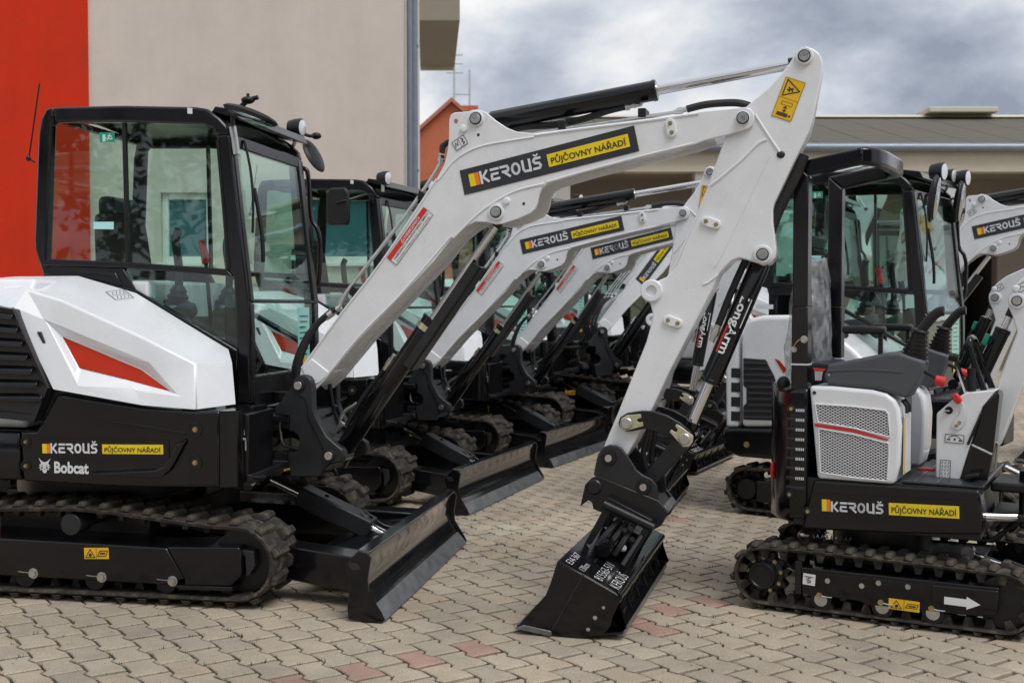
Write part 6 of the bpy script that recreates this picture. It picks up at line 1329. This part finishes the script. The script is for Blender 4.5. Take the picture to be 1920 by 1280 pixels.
# ================================================================ COMPACT CABBED EXCAVATOR behind it (own rear body)
F2 = Frame((2.469, 7.596), 35.)
def compact(K):
    Y = -.60; X = lambda pts, y=Y: F2.xz(pts, y)
    hp = X([(1390, 800), (1389, 640), (1394, 612), (1404, 597), (1430, 591), (1500, 590), (1545, 610), (1600, 655), (1650, 705), (1656, 800)])
    h = K.part('hood', MB().prism(hp, Y, .56), WHITE2, 'H', .03)
    rp = X([(1363, 800), (1362, 690), (1366, 640), (1374, 613), (1387, 600), (1387, 800)], Y + .03)
    q = K.part('rear_door', MB().prism(rp, Y + .01, .55), WHITE2, 'H', .02)
    for k in range(4): z = X([(1375, 690 + 27 * k), (1375, 708 + 27 * k)]); x0 = X([(1370, 700)])[0][0]; K.sub(q, 'vent_slot', MB().box(x0, x0 + .055, Y + .007, Y + .03, z[1][1], z[0][1]), S_BLK, .003)
    lp = X([(1394, 671), (1436, 674), (1452, 705), (1462, 738), (1461, 780), (1455, 788), (1394, 786), (1394, 762), (1400, 755), (1400, 728), (1394, 722)], Y)
    l = K.part('louvre', MB().prism(lp, Y - .006, Y + .01), S_BLK, 'H', .002)
    for k in range(10):
        y = 680 + 11.3 * k; xr = 1440 + min(20, max(0, (y - 680) * .32)); a, b = F2.P(1396 if not 722 < y < 762 else 1402, y, Y), F2.P(xr, y + 1, Y)
        K.sub(l, 'slat', MB().hexa([(a.x, Y - .014, a.z - .010), (b.x, Y - .014, b.z - .010), (b.x, Y - .014, b.z - .002), (a.x, Y - .014, a.z - .002)], [(a.x, Y - .004, a.z + .006), (b.x, Y - .004, b.z + .006), (b.x, Y - .004, b.z + .012), (a.x, Y - .004, a.z + .012)]), BLKPL, .002)
    K.sub(h, 'marker_panel', MB().prism(X([(1453, 672), (1462, 676), (1475, 692), (1470, 700)]), Y - .004, Y + .01), ORANGE)
    sk = X([(1357, 801), (1350, 815), (1360, 846), (1385, 856), (1480, 864), (1700, 874), (1700, 806), (1480, 802)])
    s = K.part('counterweight', MB().prism(sk, Y - .01, .58), BLACK, 'H', .03)
    m = MB(); bolt(m, F2.P(1400, 833, Y - .01), (0, -1, 0), .016, .012); K.sub(s, 'bolt', m, BRASS)
    f0 = F2.P(1700, 840, Y); K.part('front_body', MB().box(f0.x + .005, f0.x + .28, -.5, .58, .56, .80), BLACK, 'H', .02)
    K.part('swing_post', MB().box(f0.x + .28, f0.x + .45, -.15, .15, .5, .8), CHAR, 'H', .02)
    st = F2.P(1435, 575, -.28); K.part('serial_plate', MB().box(st.x - .06, st.x + .06, -.292, -.289, st.z - .015, st.z + .015), S_SIL, 'H')
    for c, y in (((1750, 372), -.45), ((1797, 378), .62)):
        p = F2.P(*c, y); Mx = Matrix.Rotation(R(8), 3, 'Z') @ Matrix.Rotation(R(8), 3, 'Y')
        m = MB(); m.ellip(p, .03, .085, .145, 20, 12, Mx); q = K.part('mirror', m, BLKPL, 'H'); m = MB(); m.ellip(p + Mx @ Vector((.020, 0, 0)), .014, .072, .128, 20, 12, Mx); K.sub(q, 'mirror_glass', m, MIRROR)
        m = MB(); m.tube([p + Vector((-.02, .02, .02)), p + Vector((-.07, .1, .03)), p + Vector((-.09, .16 if y < 0 else -.05, -.02))], .010, 8, 3); K.sub(q, 'mirror_arm', m, BLKPL)
        lp_ = p + Vector((-.05, .10, .17)); m = MB(); m.lathe(lp_, (1, -.1, -.05), [(0, .02), (.01, .045), (.06, .056), (.085, .056), (.09, .05)], 20); q = K.part('work_lamp', m, BLKPL, 'H'); m = MB(); m.lathe(lp_ + Vector((.085, -.0085, -.004)), (1, -.1, -.05), [(0, .05), (.006, .048), (.010, 0)], 20); K.sub(q, 'lens', m, LENS)
        m = MB(); m.tube([lp_ + Vector((.04, 0, -.05)), lp_ + Vector((.03, .01, -.15))], .010, 8, 1); K.sub(q, 'bracket', m, STEEL)
KX = Kit(); compact(KX)

# ================================================================ PLACE THE MACHINES
ARMPIN = FB.P(1393, 222, YN); FOOT = FB.P(563, 722, YN); BEND = FB.P(1180, 960, YN)
def frames_for(yaw, scale, sb=1, swing=None, fx=0, fz=0, sa=None, arm_rot=0):
    """matrices inside the machine's empty (which already carries yaw and scale)"""
    I = Matrix.Identity(4)
    sw = Matrix.Translation((SWX, 0, 0)) @ Matrix.Rotation(-R((swing if swing is not None else yaw) - yaw), 4, 'Z')
    f = FOOT; k = sb / scale
    B = sw @ Matrix.Translation((f.x + fx / scale, 0, f.z + fz / scale)) @ Matrix.Diagonal((k, 1, k, 1)) @ Matrix.Translation((-f.x, 0, -f.z))
    pa = B @ Vector((ARMPIN.x, 0, ARMPIN.z)); z_arm = pa.z * scale / ARMPIN.z if sa is None else sa
    ka = z_arm / scale
    loc = sw.inverted() @ pa
    A = sw @ Matrix.Translation((loc.x, 0, loc.z)) @ Matrix.Diagonal((ka, 1, ka, 1)) @ Matrix.Translation((-ARMPIN.x, 0, -ARMPIN.z))
    G = A
    if arm_rot:  # arm swung outwards about its pin; shortened so that the bucket still stands on the ground
        t = R(arm_rot); vx, vz = BEND.x - ARMPIN.x, BEND.z - ARMPIN.z
        rx, rz = vx * math.cos(t) - vz * math.sin(t), vx * math.sin(t) + vz * math.cos(t); q = ka * vz / rz
        A = sw @ Matrix.Translation((loc.x, 0, loc.z)) @ Matrix.Rotation(-t, 4, 'Y') @ Matrix.Diagonal((q, 1, q, 1)) @ Matrix.Translation((-ARMPIN.x, 0, -ARMPIN.z))
        G = sw @ Matrix.Translation((loc.x + rx * q - vx * ka, 0, loc.z)) @ Matrix.Diagonal((ka, 1, ka, 1)) @ Matrix.Translation((-ARMPIN.x, 0, -ARMPIN.z))
    return dict(U=I, B=B, A=A, G=G)
GRP = 'white cabbed excavators parked in a row'
def excavator(label, o, yaw, scale=1, kits=None, skip=(), group=GRP, **kw):
    t = thing('mini_excavator', label, 'excavator', (o[0], o[1], 0), yaw, group, scale)
    fr = frames_for(yaw, scale, **kw)
    for k in kits: k.place(t, fr, skip)
    return t
FAR = ('fine', 'dec_lo')
excavator('white mini excavator with black bucket marked in white handwriting beside the red wall', (-2.134, 6.076), 9.8, 1, (KU, KH, KC, KMF, KB, KG), ('coarse', 'dec_lo'), swing=15.3)
excavator('second white cabbed excavator in the row from the red wall', (-1.631, 8.814), 18.84, .973, (KU, KH, KC, KMR, KB, KG), FAR, sb=.873, swing=15.46, fx=-.042, fz=-.017, arm_rot=12)
excavator('third white cabbed excavator in the row from the red wall', (-.901, 11.128), 23.4, .976, (KU, KH, KC, KMR, KB, KG), FAR, sb=.895, swing=25.1, fx=-.044, fz=.008, arm_rot=12)
excavator('larger white excavator ending the row, firm decal on its lower boom', (-.35, 13.3), 24, 1.10, (KU, KH, KC, KMR, KB, KG), ('fine', 'dec_hi'), sb=1.1, swing=-14)
# micro excavator with canopy
MI = dict(U=Matrix.Identity(4), B=Matrix.Identity(4), G=Matrix.Identity(4))
t = thing('micro_excavator', 'small open excavator with square canopy posts and film wrapped seat', 'excavator', (1.756, 5.324, 0), 28.6)
KM.place(t, MI, ('coarse',)); KO.place(t, MI)
# compact excavator beside it
t = thing('mini_excavator', 'compact white cabbed excavator with round mirrors right behind the canopy machine', 'excavator', (2.469, 7.596, 0), 35., GRP)
S_ = .95
KX.place(t, dict(H=Matrix.Identity(4)))
KC.place(t, dict(U=Matrix.Translation((-.574, 0, 0)) @ Matrix.Diagonal((S_, S_, S_, 1))))
KU.place(t, dict(U=Matrix.Translation((.02, 0, 0)) @ Matrix.Diagonal((.76, .80, .76, 1))), ('fine',))
KO.place(t, {k: Matrix.Translation((.12, 0, 0)) @ Matrix.Diagonal((1.05, 1.05, 1.02, 1)) for k in 'B'} | {'G': Matrix.Translation((.12, 0, 0)) @ Matrix.Diagonal((1.05, 1.05, 1.02, 1))})
excavator('white cabbed excavator between the compact machine and the workshop hall, boom towards the open bay', (2.47, 11.9), 28, 1.05, (KU, KH, KC, KMR, KB, KG), FAR, sb=1.05, swing=28)
excavator('white excavator behind the largest one, its arm standing beyond the compact cab', (.7, 15.65), 24, 1.1, (KU, KH, KC, KMR, KB, KG), FAR, sb=1.3, swing=40)
excavator('white excavator facing the yard with its arm raised nearest the workshop hall', (5.55, 17.44), 95, 1.1, (KU, KH, KC, KMR, KB, KG), FAR, sb=1.2, swing=95)
